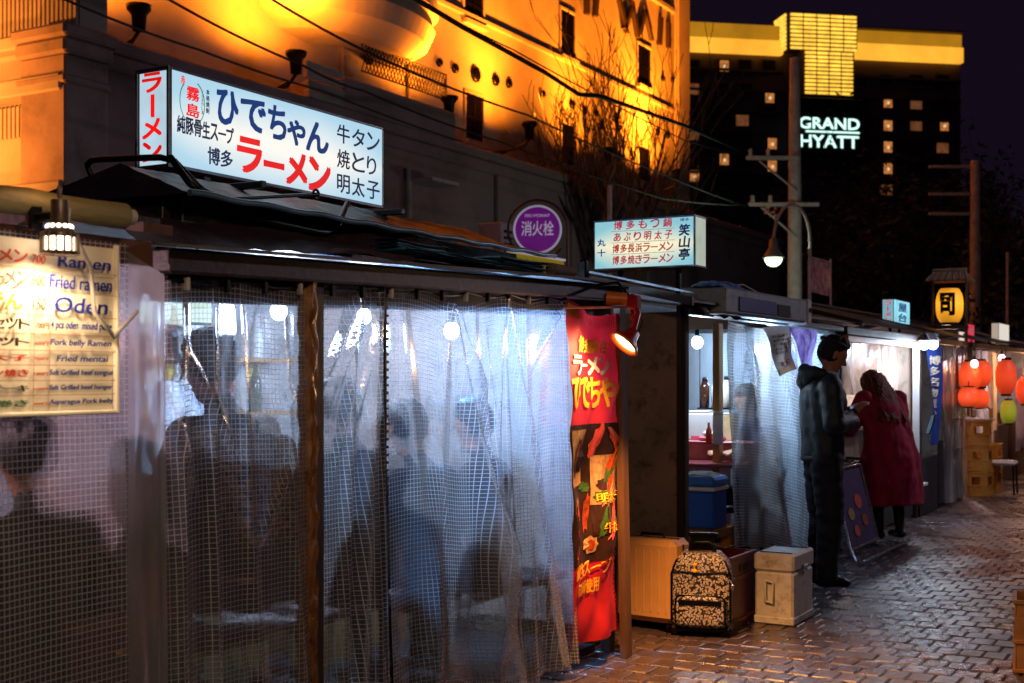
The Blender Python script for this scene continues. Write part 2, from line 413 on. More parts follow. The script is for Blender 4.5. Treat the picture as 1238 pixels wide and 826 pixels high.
for q in ((560, -22, 583, 22), (677, 10, 694, 66), (770, 52, 786, 101), (562, 111, 583, 168), (678, 148, 694, 198), (771, 176, 785, 218), (424, 2, 452, 28)):
    building_window(*q)
# round vents in a line across the wall and the relief strokes near the top
b0 = None
for px, py, r in ((530, 76, .1), (549, 83, .12), (574, 90, .2), (598, 97, .15), (614, 101, .13), (655, 114, .11), (690, 126, .12), (706, 134, .11), (720, 137, .1), (800, 95, .1), (794, 160, .12), (806, 164, .1), (812, 97, .09), (388, 33, .14), (407, 39, .16), (440, 50, .16), (457, 55, .15), (482, 62, .13)):
    p = PX(px, py, XF); v = B()
    v.lathe([(r, 0), (r, .1), (r*.8, .16), (r*.35, .18), (0, .18)], 12, M=Matrix.Translation((XF+.003, p.y, p.z)) @ Matrix.Rotation(R(90), 4, 'Y') @ Matrix.Scale(.5, 4, (0, 0, 1)))
    obj('wall_vent', v, m_black, bl, True)
m_relief = pm('relief', '#2c211b', .6, scale=6)
for px, py, h, sl in ((707, 5, .6, 0), (718, 6, .7, .06), (750, 17, 1.0, -.3), (757, 22, .8, .3), (765, 24, 1.0, -.22), (774, 27, .9, .25), (781, 29, .9, -.3), (796, 38, .9, .06), (806, 43, .8, 0)):
    p = PX(px, py, XF); v = B(); v.prism([(XF+.003, p.y-.09+sl, p.z+h/2), (XF+.003, p.y+.09+sl, p.z+h/2), (XF+.003, p.y+.09-sl, p.z-h/2), (XF+.003, p.y-.09-sl, p.z-h/2)], (.12, 0, 0))
    obj('relief_letter', v, m_relief, bl, True)
# drain pipes
for px in (410, 491, 813):
    y = PX(px, 60, XF).y; v = B(); v.tube([(XF+.1, y, 6), (XF+.1, y, 19)], .05, 8); obj('drain_pipe', v, m_trim, bl, True)
# rounded balcony with ribs
bc = PX(452, 20, XF); bz = PX(455, 44, XF+1.5).z
bb = B(); prof = [(1.0, 0), (1.9, .1), (2.5, .4), (2.7, .75), (2.62, .95), (2.8, 1.1), (2.8, 1.3), (2.7, 1.34), (2.7, 2.3), (2.78, 2.32), (2.78, 2.45), (2.3, 2.45)]
nn = 32; vs = []
for r, z in prof:
    for k in range(nn+1):
        a = -math.pi/2+math.pi*k/nn; vs.append((XF-.1+r*.62*math.cos(a), bc.y-1.2+r*math.sin(a), bz+z))
bb.add(vs, [(i*(nn+1)+k, i*(nn+1)+k+1, (i+1)*(nn+1)+k+1, (i+1)*(nn+1)+k) for i in range(len(prof)-1) for k in range(nn)], 0, False)
obj('balcony', bb, m_plaster, bl, True)
for k in range(5):
    v = B(); z = bz+1.5+k*.17; v.tube([(XF-.1+2.74*.62*math.cos(a), bc.y-1.2+2.74*math.sin(a), z) for a in [-math.pi/2+math.pi*q/24 for q in range(25)]], .035, 6); obj('balcony_rib', v, m_trim, bl, True)
v = B(); a = PX(365, 20, XF); c = PX(420, 60, XF); v.box((XF, a.y, 9.0), (XF+.35, c.y, 9.3), .02); obj('soffit_box', v, m_trim, bl, True)
# low balcony with lattice rail
v = B(); ra = PX(432, 100, XF+.7); rb = PX(535, 128, XF+.7)
for z in (0, .28, .55): v.tube([(XF+.8, ra.y, 7.55+z), (XF+.8, rb.y, 7.55+z)], .02, 6)
nb = 26
for k in range(nb+1):
    y = ra.y+(rb.y-ra.y)*k/nb; v.tube([(XF+.8, y, 7.55), (XF+.8, min(rb.y, y+.25), 8.1)], .012, 5); v.tube([(XF+.8, y, 8.1), (XF+.8, min(rb.y, y+.25), 7.55)], .012, 5)
obj('lattice_rail', v, m_black, bl, True)
# floodlights on brackets along the foot of the orange wall
def floodlight(px, py, power, X=XF, col=(1, .215, .008), out=1.25, n=0, lab=''):
    p = PX(px, py, X+out)
    t = thing('floodlight', lab, 'floodlight', (p.x, p.y, p.z), group='floodlights washing the orange wall')
    v = B(); v.lathe([(.0, -.22), (.1, -.2), (.12, .05), (.19, .13), (.2, .2), (.17, .2), (.11, .06), (0, .05)], 12); obj('housing', v, m_black, t)
    v = B(); v.tube([(-out-.0, 0, -.45), (-.2, 0, -.4), (0, 0, -.2)], .035, 6); v.box((-out+.003, -.12, -.65), (-out+.05, .12, -.25), .01); v.tube([(-out+.05, 0, -.62), (-.1, 0, -.3)], .025, 6); obj('bracket', v, m_black, t)
    v = B(); v.lathe([(0, .08), (.11, .08)], 12); obj('lens', v, em('sodium_glow', (1, .5, .12), 12), t, fix=False)
    for pw_, an_, dx_ in ((power*2.1, 165, -.25), (power*4.8, 105, -.03)):      # wide spill and the reflector's narrower throw
        l = lamp('floodlight_beam', 'SPOT', (0, 0, .24), pw_, col, .12, None, an_, 1.0); l.parent = t
        l.rotation_euler = Vector((dx_, 0, 1)).to_track_quat('-Z', 'Y').to_euler()
labs = ['floodlight at the top left, above the dark pilaster', 'floodlight on the wall behind the top right of the big ramen signboard', 'floodlight at the end of the lattice balcony rail', 'floodlight between the two lowest dark windows of the orange wall',
        'floodlight behind the bare tree branches', 'floodlight at the far lower corner of the orange wall']
for k, (px, py, pw) in enumerate(((168, 22, 700), (358, 76, 800), (543, 128, 800), (640, 158, 750), (735, 188, 800), (819, 213, 1700))):
    floodlight(px, py, pw, lab=labs[k])
# ------------------------------------------------------------------ low dark annexe in front of it, with pilaster and siding end wall
XA = -14.0
an = thing('low_annexe', 'long dark low annexe with a capped pilaster, in front of the orange building', 'building', (XA, 13, 0))
Y0 = PX(78, 150, XA).y; Y1 = PX(130, 150, XA).y; YA = 44
b = B(); b.box((XA-1.9, Y1, 0), (XA-.12, YA, 6.1)); obj('wall', b, m_dark, an, True)
b = B(); b.box((XA-1.95, Y1, 6.1), (XA+.02, YA, 6.3), .03); b.box((XA-1.9, Y1, 5.85), (XA-.05, YA, 6.1), .03); obj('cornice', b, m_dark, an, True)
b = B(); b.box((XA-.9, Y0, 0), (XA, Y1, 5.9), .02); b.box((XA-.95, Y0-.07, 5.9), (XA+.08, Y1+.07, 6.12), .04); b.box((XA-.98, Y0-.12, 6.12), (XA+.14, Y1+.12, 6.3), .04); b.box((XA-.95, Y0-.05, 5.5), (XA+.05, Y1+.05, 5.62), .03)
m_pil = pm('pilaster_stone', (.3, .23, .215), .8, var=.35, scale=1.5, bump=.4); obj('pilaster', b, m_pil, an, True)
b = B(); q0 = PX(418, 90, XA+.02); q1 = PX(551, 143, XA+.02)
b.box((XA-1.9, q0.y, 6.3), (XA+.02, q1.y, 6.86), .02); obj('parapet_block', b, m_dark, an, True)
b = B()
for k in range(4): b.box((XA-.1, PX(372, 100, XA).y, 6.3+k*.17), (XA+.04-.02*k, q0.y-.02, 6.3+k*.17+.13), .015)
obj('louvre', b, m_trim, an, True)
b = B(); pa = PX(495, 218, XA+.0); b.tube([(XA-.02, pa.y, .5), (XA-.02, pa.y, 5.5)], .06, 8); obj('drain_pipe', b, m_trim, an, True)
b = B(); pa = PX(497, 217, XA); pb = PX(530, 225, XA); b.box((XA-.1, pa.y, pa.z-.05), (XA+.5, pb.y, pa.z+.02), .01); obj('door_canopy', b, pm('pale_metal', (.5, .52, .56), .4, .3), an, True)
b = B(); pb = PX(572, 300, XA); b.box((XA-.11, pb.y-.5, 1.0), (XA-.08, pb.y+.5, 3.9), .01); obj('door', b, m_black, an, True)
for px in (610, 700, 790):
    b = B(); y = PX(px, 300, XA).y; b.box((XA-.12, y-.25, 0), (XA-.02, y+.25, 5.85), .02); obj('wall_rib', b, m_dark, an, True)
sw = thing('siding_wing', 'siding-clad end wing with shadowed ledges at the far left edge', 'building', (-18, 12.8, 0))
XS = PX(84, 20, XA-.05).x
b = B(); b.box((XS-22, 12.55, 0), (XS, 13.05, 15)); obj('wall', b, m_sid, sw, True)
for z0, z1 in ((3.1, 3.9), (4.9, 5.35), (6.35, 7.3), (8.1, 8.5)):      # ribbed siding panels between smooth bands
    b = B(); x = XS-.02
    while x > XS-7:
        b.box((x-.065, 12.50, z0), (x, 12.546, z1), .008); x -= .09
    obj('ribbed_panel', b, m_sid, sw, True)
for z, h, d in ((2.85, .2, .28), (3.95, .22, .35), (5.4, .25, .35), (6.1, .2, .25), (7.35, .25, .4), (8.55, .25, .3)):
    b = B(); b.box((XS-22, 12.548-d, z), (XS+.0, 12.548, z+h), .03); obj('ledge', b, m_sid, sw, True)
for k, (x, z, pw) in enumerate(((XS-2.0, 4.0, 640), (XS-2.3, 5.6, 520), (XS-2.6, 7.7, 420), (XS-2.2, 3.0, 200))):  # floodlights added out of view, assumed from the orange light on the siding
    t = thing('floodlight', ['short floodlight second from bottom on the siding wing', 'short floodlight on the middle ledge of the siding wing', 'short floodlight on the top ledge of the siding wing', 'short floodlight on the lowest ledge of the siding wing'][k], 'floodlight', (x, 10.9, z), group='floodlights on the siding wing')
    v = B(); v.lathe([(.0, -.12), (.07, -.1), (.09, .05), (.1, .08), (.07, .04), (0, .03)], 10); v.tube([(0, 1.6, -.2), (0, 0, -.05)], .02, 6); obj('housing', v, m_black, t)
    l = lamp('floodlight_beam', 'SPOT', (0, 0, .1), pw, (1, .26, .03), .06, None, 140, .8); l.parent = t
    l.rotation_euler = Vector((.25, .9, .45)).to_track_quat('-Z', 'Y').to_euler()
# ------------------------------------------------------------------ hotel tower far off
HD = 220.0; HO = FW*HD + RT*((828-CX)/FPX*HD)
def hx(px): k = (px-CX)/FPX; return (k*HD-(828-CX)/FPX*HD)/(.9848-.1736*k)
def hz(px, py): return HC+(HY-py)*(HD+.1736*hx(px))/FPX
m_hw = pm('hotel_cladding', (.16, .10, .105), .5, var=.3, scale=.1, bump=0)
m_hl = pm('hotel_ledge', (.11, .07, .075), .6, var=.2, scale=.3, bump=0)
gold = em('gold_band_low', (1, .44, .035), 1.25, .3, .15); gold2 = em('gold_band_high', (.62, .26, .012), .8, .3, .15); gold3 = em('gold_bar', (1, .56, .06), 1.9, .45, .5)
ht = thing('hotel_tower', 'distant dark hotel tower with a gold crown, lit windows and a white name sign', 'hotel', (HO.x, HO.y, 0), A0+R(10))
b = B(); b.box((hx(760), 0, 0), (hx(1161), 16, hz(1161, 73))); obj('wall', b, m_hw, ht)
def band(n, pa, pb, ya, yb, y2a, y2b, off, mat):   # a sloping-free slab between pixel rows
    za = (hz(pa, ya)+hz(pb, yb))/2; zb = (hz(pa, y2a)+hz(pb, y2b))/2
    v = B(); v.box((hx(pa), -off, zb), (hx(pb), 15, za), .1); return obj(n, v, mat, ht)
band('crown_band', 780, 944, 26, 31, 45, 48, .6, gold2); band('crown_band', 780, 944, 46, 49, 63, 66, 1.2, gold)
band('crown_band', 1028, 1161, 38, 42, 54, 57, .6, gold2); band('crown_band', 1028, 1161, 55, 58, 73, 77, 1.2, gold)
band('crown_ledge', 1026, 1163, 35.5, 39, 37.5, 41, 1.5, m_hl)
# lantern block
b = B(); b.box((hx(943), -3.2, hz(985, 65)), (hx(1027), 14, hz(985, 22)), .1); b.box((hx(963), -3.0, hz(985, 120)), (hx(1024), 10, hz(985, 65.2)), .1)
obj('lantern_block', b, m_hw, ht)
for r in range(9):
    y = 24.5+r*4.9
    for c in range(5):
        v = B(); xa = hx(947+c*16); v.box((xa, -3.5, hz(985, y+2.6)), (hx(947+c*16+14), -3.2, hz(985, y))); obj('light_bar', v, gold3, ht)
    v = B(); v.box((hx(943)-.3, -2.9, hz(985, y+3.3)), (hx(943), 2, hz(985, y))); obj('light_bar', v, gold3, ht)
for r in range(11):
    y = 68.5+r*4.75
    for c in range(4):
        v = B(); v.box((hx(965+c*14.6), -3.3, hz(985, y+2.5)), (hx(965+c*14.6+12.6), -3.0, hz(985, y))); obj('light_bar', v, gold3, ht)
# floors and windows
for py in (94, 119, 144, 169, 194, 219):
    v = B(); v.box((hx(1030), -.35, hz(1100, py+3)), (hx(1161), 0, hz(1100, py))); obj('floor_ledge', v, m_hl, ht)
    v = B(); v.box((hx(800), -.3, hz(880, py-8)), (hx(945), 0, hz(880, py-11))); obj('floor_ledge', v, m_hl, ht)
litc = em('lit_window_warm', (1, .34, .08), .7, .7, .9); litd = em('lit_window_dim', (.5, .17, .06), .35, .6, .9); lamp_ = em('window_lamp', (1, .7, .38), .9); drk = pm('hotel_dark_glass', (.02, .015, .018), .15, bump=0)
lit = {(1071, 124): 1, (1071, 152): 1, (1071, 178): 1, (1071, 204): 1, (1071, 230): 2, (1107, 126): 2, (1139, 152): 1, (1139, 179): 2, (1107, 152): 2, (873, 80): 1, (928, 118): 1, (837, 163): 2, (931, 174): 1, (873, 193): 1, (931, 201): 1, (837, 213): 1, (837, 108): 2, (897, 146): 2, (931, 256): 2}
cols = [(x, y) for x in (1040, 1071, 1107, 1139) for y in (98, 125, 152, 178, 204, 230)]+[(x, y) for x in (837, 873, 900, 929) for y in (80, 108, 136, 164, 193, 221)]
done = set()
def hwin(px, py, st):
    v = B(); x, z = hx(px), hz(px, py); hw, hh = 1.15, .95
    v.box((x-hw-.25, -.25, z-hh-.25), (x+hw+.25, -.1, z-hh)); v.box((x-hw-.25, -.25, z+hh), (x+hw+.25, -.1, z+hh+.2)); v.box((x-hw-.25, -.25, z-hh), (x-hw, -.1, z+hh)); v.box((x+hw, -.25, z-hh), (x+hw+.25, -.1, z+hh))
    w_ = obj('window', v, m_hl, ht)
    g = B(); g.box((x-hw, -.12, z-hh), (x+hw, -.06, z+hh)); sub('pane', g, {0: drk, 1: litc, 2: litd}[st], w_)
    if st == 1:
        g = B(); g.ell((x+.4, -.2, z-.1), (.26, .1, .3), 8, 5); sub('bedside_lamp', g, lamp_, w_)
        g = B(); g.box((x-hw, -.16, z-hh), (x-hw+.7, -.12, z+hh)); sub('drape', g, m_hl, w_)
for (px, py), st in lit.items(): hwin(px, py, st); done.add((px, py))
for px, py in cols:
    if all(abs(px-a) > 12 or abs(py-c) > 12 for a, c in done): hwin(px, py, 0)
# name sign
ls = B(); fm = lambda u, v: Vector((hx(u), -3.6, hz(1000, -v)))
text(ls, 'GRAND', (957, -161, 1028, -148), fm, bold=.03); text(ls, 'HYATT', (958, -183, 1027, -169), fm, bold=.03)
ls.box((hx(964), -3.75, hz(1000, 165.6)), (hx(1028), -3.6, hz(1000, 163.8)))
obj('name_lettering', ls, em('hotel_sign', (.62, 1, .86), 1.5), ht, fix=False)
b = B(); b.box((hx(958), -3.5, hz(1000, 192)), (hx(1032), -.4, hz(1000, 124)), .1); obj('sign_backing', b, pm('sign_backing', (.012, .012, .018), .6, bump=0), ht)
# ------------------------------------------------------------------ trees
m_bark = pm('bark', '#3a2f2a', .85, var=.4, scale=12, bump=.6)
m_leaf = pm('dark_leaves', (.035, .05, .03), .6, var=.5, scale=3, bump=0)
def branch(b, p, d, L, r, dep, spread=.5, up=.12, nseg=3, kids=(2, 3), tips=None):
    pts = [p]; rs = [r]; q = p.copy(); dd = d.copy()
    for k in range(nseg):
        dd = (dd+Vector((rnd.gauss(0, .12), rnd.gauss(0, .12), rnd.gauss(up, .08)))).normalized(); q = q+dd*L/nseg; pts.append(q.copy()); rs.append(max(.008, r*(1-.4*(k+1)/nseg)))
    b.tube(pts, rs, 6 if dep > 2 else 4, caps=False)
    if tips is not None and dep <= 2: tips += pts[1:]
    if dep <= 0: return
    for k in range(rnd.randint(*kids)+(1 if dep > 3 else 0)):
        i = rnd.randint(1, len(pts)-1); nd = (dd+Vector((rnd.gauss(0, spread), rnd.gauss(0, spread), rnd.gauss(.1, spread*.6)))).normalized()
        branch(b, pts[i], nd, L*rnd.uniform(.6, .85), rs[i]*.72, dep-1, spread, up, nseg, kids, tips)
for k, (px, D, hgt, lab) in enumerate(((770, 30, 8.6, 'bare leafless tree with fine twigs against the orange wall'), (722, 31, 7.9, 'smaller bare tree left of the leafless one, below the dark window'))):
    p = FW*D+RT*((px-CX)/FPX*D)
    t = thing('bare_tree', lab, 'tree', (p.x, p.y, 0)); b = B(); b.tube([(0, 0, 0), (.05, 0, 2), (0, .05, 4.0)], [.11, .09, .07], 8); obj('trunk', b, m_bark, t)
    b = B()
    for q in range(5):
        a = q*1.26+k; branch(b, Vector((0, .05, 3.7+.1*q)), Vector((math.cos(a)*.45, math.sin(a)*.45, 1)).normalized(), (hgt-4)*.5, .06, 4, .38, .16, 3, (2, 3))
    obj('branches', b, m_bark, t)
def leafy(px, D, h, rad, lab, n=4200, seed=1):
    rr = random.Random(seed); p = FW*D+RT*((px-CX)/FPX*D); t = thing('evergreen_tree', lab, 'tree', (p.x, p.y, 0), group='dark trees beyond the stalls')
    b = B(); tips = []
    b.tube([(0, 0, 0), (.1, .1, h*.25), (0, 0, h*.5)], [.3, .24, .16], 8)
    for q in range(6): a = q*1.05; branch(b, Vector((0, 0, h*(.25+.04*q))), Vector((math.cos(a)*.8, math.sin(a)*.8, .8)).normalized(), h*.3, .12, 3, .5, .1, 3, (2, 3), tips)
    obj('trunk', b, m_bark, t)
    cl = [(Vector((rr.gauss(0, rad*.42), rr.gauss(0, rad*.42), h*.62+rr.gauss(0, h*.15))), rr.uniform(.25, .5)*rad*.6) for _ in range(26)]
    c = B()
    for _ in range(n):
        if rr.random() < .35 and tips: ce = tips[rr.randrange(len(tips))]; rd = .5
        else: ce, rd = cl[rr.randrange(26)]
        v = Vector((rr.gauss(0, 1), rr.gauss(0, 1), rr.gauss(0, 1))).normalized()*rd*rr.uniform(.5, 1.05)+ce
        u = Vector((rr.gauss(0, 1), rr.gauss(0, 1), rr.gauss(0, .6))).normalized(); w2 = u.orthogonal().normalized(); s = rr.uniform(.09, .2)
        c.add([v-u*s, v-w2*s*.4, v+u*s, v+w2*s*.4], [(0, 1, 2, 3)])
    obj('crown', c, m_leaf, t, fix=False)
leafy(1035, 48, 9.5, 5, 'dark tree right of the utility pole, below the hotel windows', seed=1)
leafy(1110, 44, 8.2, 4.6, 'broad dark tree under the hotel corner, above the lantern sign', seed=2)
leafy(1185, 52, 10.5, 5, 'tall dark tree behind the far utility pole', seed=3)
leafy(1250, 40, 7, 4, 'low dark tree at the right edge behind the far stalls', seed=4)
leafy(880, 50, 7.5, 4, 'dark tree left of the utility pole beside the orange wall corner', seed=5)
# ------------------------------------------------------------------ poles, wires, lamps
m_conc = pm('concrete_pole', (.36, .31, .3), .75, var=.3, scale=5, bump=.4)
m_wire = pm('wire', '#09080a', .5, bump=0)
t = thing('utility_pole', 'tall tapered concrete utility pole in front of the hotel sign', 'utility pole')
pb = PX(961, 330, -8.8); t.location = (pb.x, pb.y, 0)
b = B(); b.tube([(0, 0, 0), (0, 0, 4.5), (0, 0, 8.7)], [.19, .16, .115], 14); obj('pole', b, m_conc, t)
for z, l0, l1 in ((6.35, -1.15, .05), (5.3, -1.1, .5)):
    b = B(); M = Matrix.Rotation(A0, 4, 'Z'); b.box((l0, -.25, z), (l1, -.17, z+.09), .01, M=M); b.tube([M@Vector((l0+.3, -.2, z-.02)), M@Vector((0, -.18, z-.7))], .025, 6); c = obj('cross_arm', b, m_conc, t)
    for x in (l0+.1, l0+.5):
        v = B(); v.lathe([(.03, 0), (.06, .04), (.03, .08), (.06, .12), (.02, .17), (0, .17)], 10, M=M @ Matrix.Translation((x, -.21, z+.09))); sub('insulator', v, m_trim, c)
b = B(); b.tube([(0, .3, 0), (0, .3, 0)], .01) if False else None
t = thing('street_lamp', 'street lamp with a glowing round globe under a conical hood', 'street lamp')
gp = PX(935, 312, -8.3); t.location = (gp.x, gp.y, 0); L = lambda x, z: Vector((RT.x*x, RT.y*x, z))
b = B(); zz = gp.z; b.tube([L(.75, 0), L(.75, zz+.35)]+[L(.75-.37*(1-math.cos(a)), zz+.35+.75*math.sin(a)) for a in [math.pi*q/12 for q in range(1, 12)]]+[L(0, zz+.35)], .035, 8); obj('post', b, m_conc, t)
b = B(); b.lathe([(.03, zz+.42), (.08, zz+.36), (.10, zz+.2), (.19, zz+.06), (.23, zz), (.17, zz)], 20); obj('hood', b, pm('lamp_hood', (.2, .22, .2), .5, .3), t)
b = B(); b.lathe([(.17, zz+.01), (.175, zz-.05), (.13, zz-.13), (.06, zz-.17), (0, zz-.18)], 20); obj('globe', b, em('lamp_globe', (.8, 1, .62), 4), t)
lamp('street_lamp_light', 'POINT', (0, 0, zz-.35), 80, (.75, 1, .72), .2).parent = t
t = thing('utility_pole', 'thin far utility pole with three short cross arms, right of the hotel', 'utility pole'); p = PX(1179, 260, -7.0); t.location = (p.x, p.y, 0)
pz = PX(1179, 195, -7.0).z; b = B(); b.tube([(0, 0, 0), (0, 0, pz)], [.2, .14], 10); obj('pole', b, m_conc, t)
for k, dz in enumerate((.12, .95, 1.55)):
    b = B(); b.box((-1.4, -.05, pz-dz-.1), (.1, .05, pz-dz), .01, M=Matrix.Rotation(A0, 4, 'Z')); obj('cross_arm', b, m_conc, t)
t = thing('flag_pole', 'very thin pole rising behind the white box lanterns', 'pole'); p = PX(1218, 390, -5.5); t.location = (p.x, p.y, 0)
b = B(); b.tube([(0, 0, 0), (0, 0, PX(1218, 305, -5.5).z)], .04, 8); obj('pole', b, m_conc, t)
t = thing('metal_post', 'short thin post standing behind the menu lightbox', 'pole'); p = PX(737, 300, -7.5); t.location = (p.x, p.y, 0)
b = B(); b.tube([(0, 0, 0), (0, 0, PX(737, 224, -7.5).z)], .035, 8); obj('pole', b, m_conc, t)
def wire(pts, r, lab, twist=False, sag=.0):
    pts = [Vector(p) for p in pts]; out = []
    for a, c in zip(pts[:-1], pts[1:]):
        for k in range(10): f = k/10; q = a.lerp(c, f); q.z -= sag*4*f*(1-f); out.append(q)
    out.append(pts[-1]); b = B()
    if twist:
        fine = []
        for a, c in zip(out[:-1], out[1:]): fine += [a.lerp(c, k/8) for k in range(8)]
        for ph in (0, 2.1, 4.2): b.tube([q+Vector((0, math.cos(i*.8+ph), math.sin(i*.8+ph)))*r*.6 for i, q in enumerate(fine)], r*.55, 5)
    else: b.tube(out, r, 6)
    tag(obj('overhead_cable', b, m_wire), lab, 'cable', 'overhead cables')
wire([PX(200, -160, -8), PX(480, -15, -8.4), PX(560, 33, -8.5), PX(660, 88, -8.6), PX(700, 114, -8.6), PX(725, 116, -8.7), PX(828, 152, -8.8), PX(905, 186, -8.8)], .035, 'thick twisted black cable crossing the orange wall to the utility pole', True)
wire([PX(-60, -120, -9), PX(205, 0, -9), PX(368, 80, -9), PX(440, 110, -9), PX(600, 170, -9), PX(800, 240, -9), PX(905, 248, -8.8)], .014, 'thin cable running low, passing just above the big ramen signboard', sag=.03)
wire([PX(200, -90, -9.2), PX(330, 0, -9.2), PX(470, 75, -9.2), PX(640, 140, -9.2), PX(800, 210, -9.2), PX(905, 250, -8.8)], .016, 'thin cable in the middle of the orange wall, between its two rows of windows', sag=.03)
wire([PX(-60, -60, -8.5), PX(80, 0, -8.5), PX(240, 60, -8.5), PX(390, 110, -8.5), PX(560, 172, -8.5)], .012, 'lowest thin cable, starting over the siding wing at upper left', sag=.02)
wire([PX(470, -20, -9.5), PX(620, 60, -9.5), PX(828, 170, -9.5), PX(905, 188, -8.8)], .012, 'fine cable just below the thick twisted one', sag=.03)
wire([PX(985, 205, -8.8), PX(1027, 237, -8.8)], .02, 'short slanting stay wire below the hotel sign')
# assumed street lamps, added just out of view to light curtains, paving and annexe
def assumed_lamp(x, y, h, power, col, lab, size=.14):
    t = thing('street_lamp', lab, 'street lamp', (x, y, 0)); b = B(); b.tube([(0, 0, 0), (0, 0, h), (-.1, 0, h+.3), (-.5, 0, h+.45)], [.07, .05, .045, .04], 10); obj('post', b, m_conc, t)
    b = B(); b.lathe([(.03, h+.55), (.12, h+.5), (.26, h+.36), (.28, h+.32), (.2, h+.32)], 16, M=Matrix.Translation((-.6, 0, 0))); obj('hood', b, m_black, t)
    b = B(); b.lathe([(.19, h+.33), (.17, h+.24), (.08, h+.18), (0, h+.17)], 16, M=Matrix.Translation((-.6, 0, 0))); obj('globe', b, em('assumed_globe', (1, .8, .5), 6), t)
    lamp('street_lamp_light', 'POINT', (-.6, 0, h-.05), power, col, size).parent = t
assumed_lamp(1.2, 1.0, 3.6, 165, (1, .66, .42), 'street lamp beside the pavement behind the viewer')  # unseen lamp, added; assumed from the warm light on the curtain fronts
assumed_lamp(1.6, 15.0, 4.4, 330, (.9, .78, .95), 'street lamp across the pavement from the far stalls')  # unseen lamp, added; assumed from the shine and shadows on the far paving
# ------------------------------------------------------------------ fire hydrant sign and things behind the stalls
m_redp = pm('red_paint', '#5a1a1c', .45, var=.3, scale=15)
t = thing('hydrant_sign', 'round magenta fire hydrant sign in a red arched pipe frame', 'sign'); c = PX(650, 278, -7.4); t.location = (c.x, c.y, 0); t.rotation_euler = (0, 0, R(26)); z = c.z
b = B(); b.tube([(.36, 0, 0), (.36, 0, z)]+[(.36*math.cos(a), 0, z+.36*math.sin(a)) for a in [math.pi*q/24 for q in range(1, 44)]], .016, 8); obj('pipe_frame', b, m_redp, t)
ROTX = Matrix.Translation((0, -.02, z)) @ Matrix.Rotation(R(90), 4, 'X')
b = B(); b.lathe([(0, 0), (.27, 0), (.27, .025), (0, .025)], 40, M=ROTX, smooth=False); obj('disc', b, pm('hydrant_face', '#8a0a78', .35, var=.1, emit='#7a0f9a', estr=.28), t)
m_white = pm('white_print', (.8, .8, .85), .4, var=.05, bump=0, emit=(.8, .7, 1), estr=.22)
b = B(); b.lathe([(.27, .0), (.295, .0), (.295, .034), (.27, .034), (.27, 0)], 40, M=ROTX); obj('rim', b, m_white, t)
b = B(); fm = plane_map((0, -.047, z), (1, 0, 0), (0, 0, 1)); row_text(b, '消火栓', -.2, .2, -.075, .1, fm, gap=.08); text(b, 'FIRE HYDRANT', (-.15, .15, .15, .185), fm); obj('lettering', b, m_white, t, fix=False)
t = thing('notice_board', 'yellow notice board with black lettering under the hydrant sign', 'sign'); a = PX(616, 329, -6.9); c = PX(682, 318, -6.9); t.location = ((a.x), (a.y+c.y)/2, 0)
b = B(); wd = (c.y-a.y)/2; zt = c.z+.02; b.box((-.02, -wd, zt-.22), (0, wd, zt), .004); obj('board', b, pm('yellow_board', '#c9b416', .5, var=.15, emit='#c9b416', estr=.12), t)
b = B(); b.box((-.03, -wd-.02, zt), (.015, wd+.02, zt+.025), .004); obj('rail', b, m_white, t); b = B(); [b.tube([(-.02, y, 0), (-.02, y, zt-.1)], .02, 6) for y in (-wd+.05, wd-.05)]; obj('leg', b, m_redp, t)
b = B(); row_text(b, '駐車禁止区域', -wd*.8, wd*.8, zt-.18, zt-.05, plane_map((.0, 0, 0), (0, 1, 0), (0, 0, 1))); obj('lettering', b, m_black, t, fix=False)
m_ac = pm('ac_casing', (.42, .38, .42), .5, var=.2, scale=4)
for k, (p0, p1, py0, py1, lab) in enumerate(((582, 597, 290, 330, 'lower pale air conditioner casing left of the hydrant sign'), (607, 621, 268, 330, 'taller pale ventilation casing touching the hydrant sign'))):
    a = PX(p0, py0, -9); c = PX(p1, py0, -9); t = thing('ventilation_unit', lab, 'ventilation unit', (-9.1, (a.y+c.y)/2, 0)); hw = (c.y-a.y)/2; zt = a.z
    b = B(); b.box((-.3, -hw, .8), (.1, hw, zt), .02); obj('casing', b, m_ac, t)
    b = B(); [b.box((.1, -hw+.05, zt-.15-q*.09), (.115, hw-.05, zt-.11-q*.09)) for q in range(8)]; obj('grille', b, m_black, t)
    b = B(); b.box((-.25, -hw+.03, 0), (.05, hw-.03, .8), .01); obj('plinth', b, m_dark, t)
t = thing('street_banner', 'small purple and pink banner hanging from a thin pole beside the utility pole', 'banner'); a = PX(980, 312, -6.2); c = PX(1003, 358, -6.2); t.location = (a.x, a.y, 0)
b = B(); ww = c.y-a.y; b.surf(lambda u, v: Vector((.03*math.sin(u*7), u*ww, a.z-v*(a.z-c.z)*1.0)), 10, 12); obj('cloth', b, cloth_mat('purple_banner', (.35, .2, .45), .3, .6, 7, (.5, .35, .38)), t)
b = B(); b.tube([(0, -.08, 0), (0, -.08, a.z+.15)], .025, 8); b.tube([(0, -.08, a.z+.02), (0, ww, a.z+.02)], .012, 6); b.tube([(0, ww+.05, 0), (0, ww+.05, a.z+.08)], .02, 6); obj('pole', b, m_conc, t)
TS = bpy.data.scenes.new('workbench')
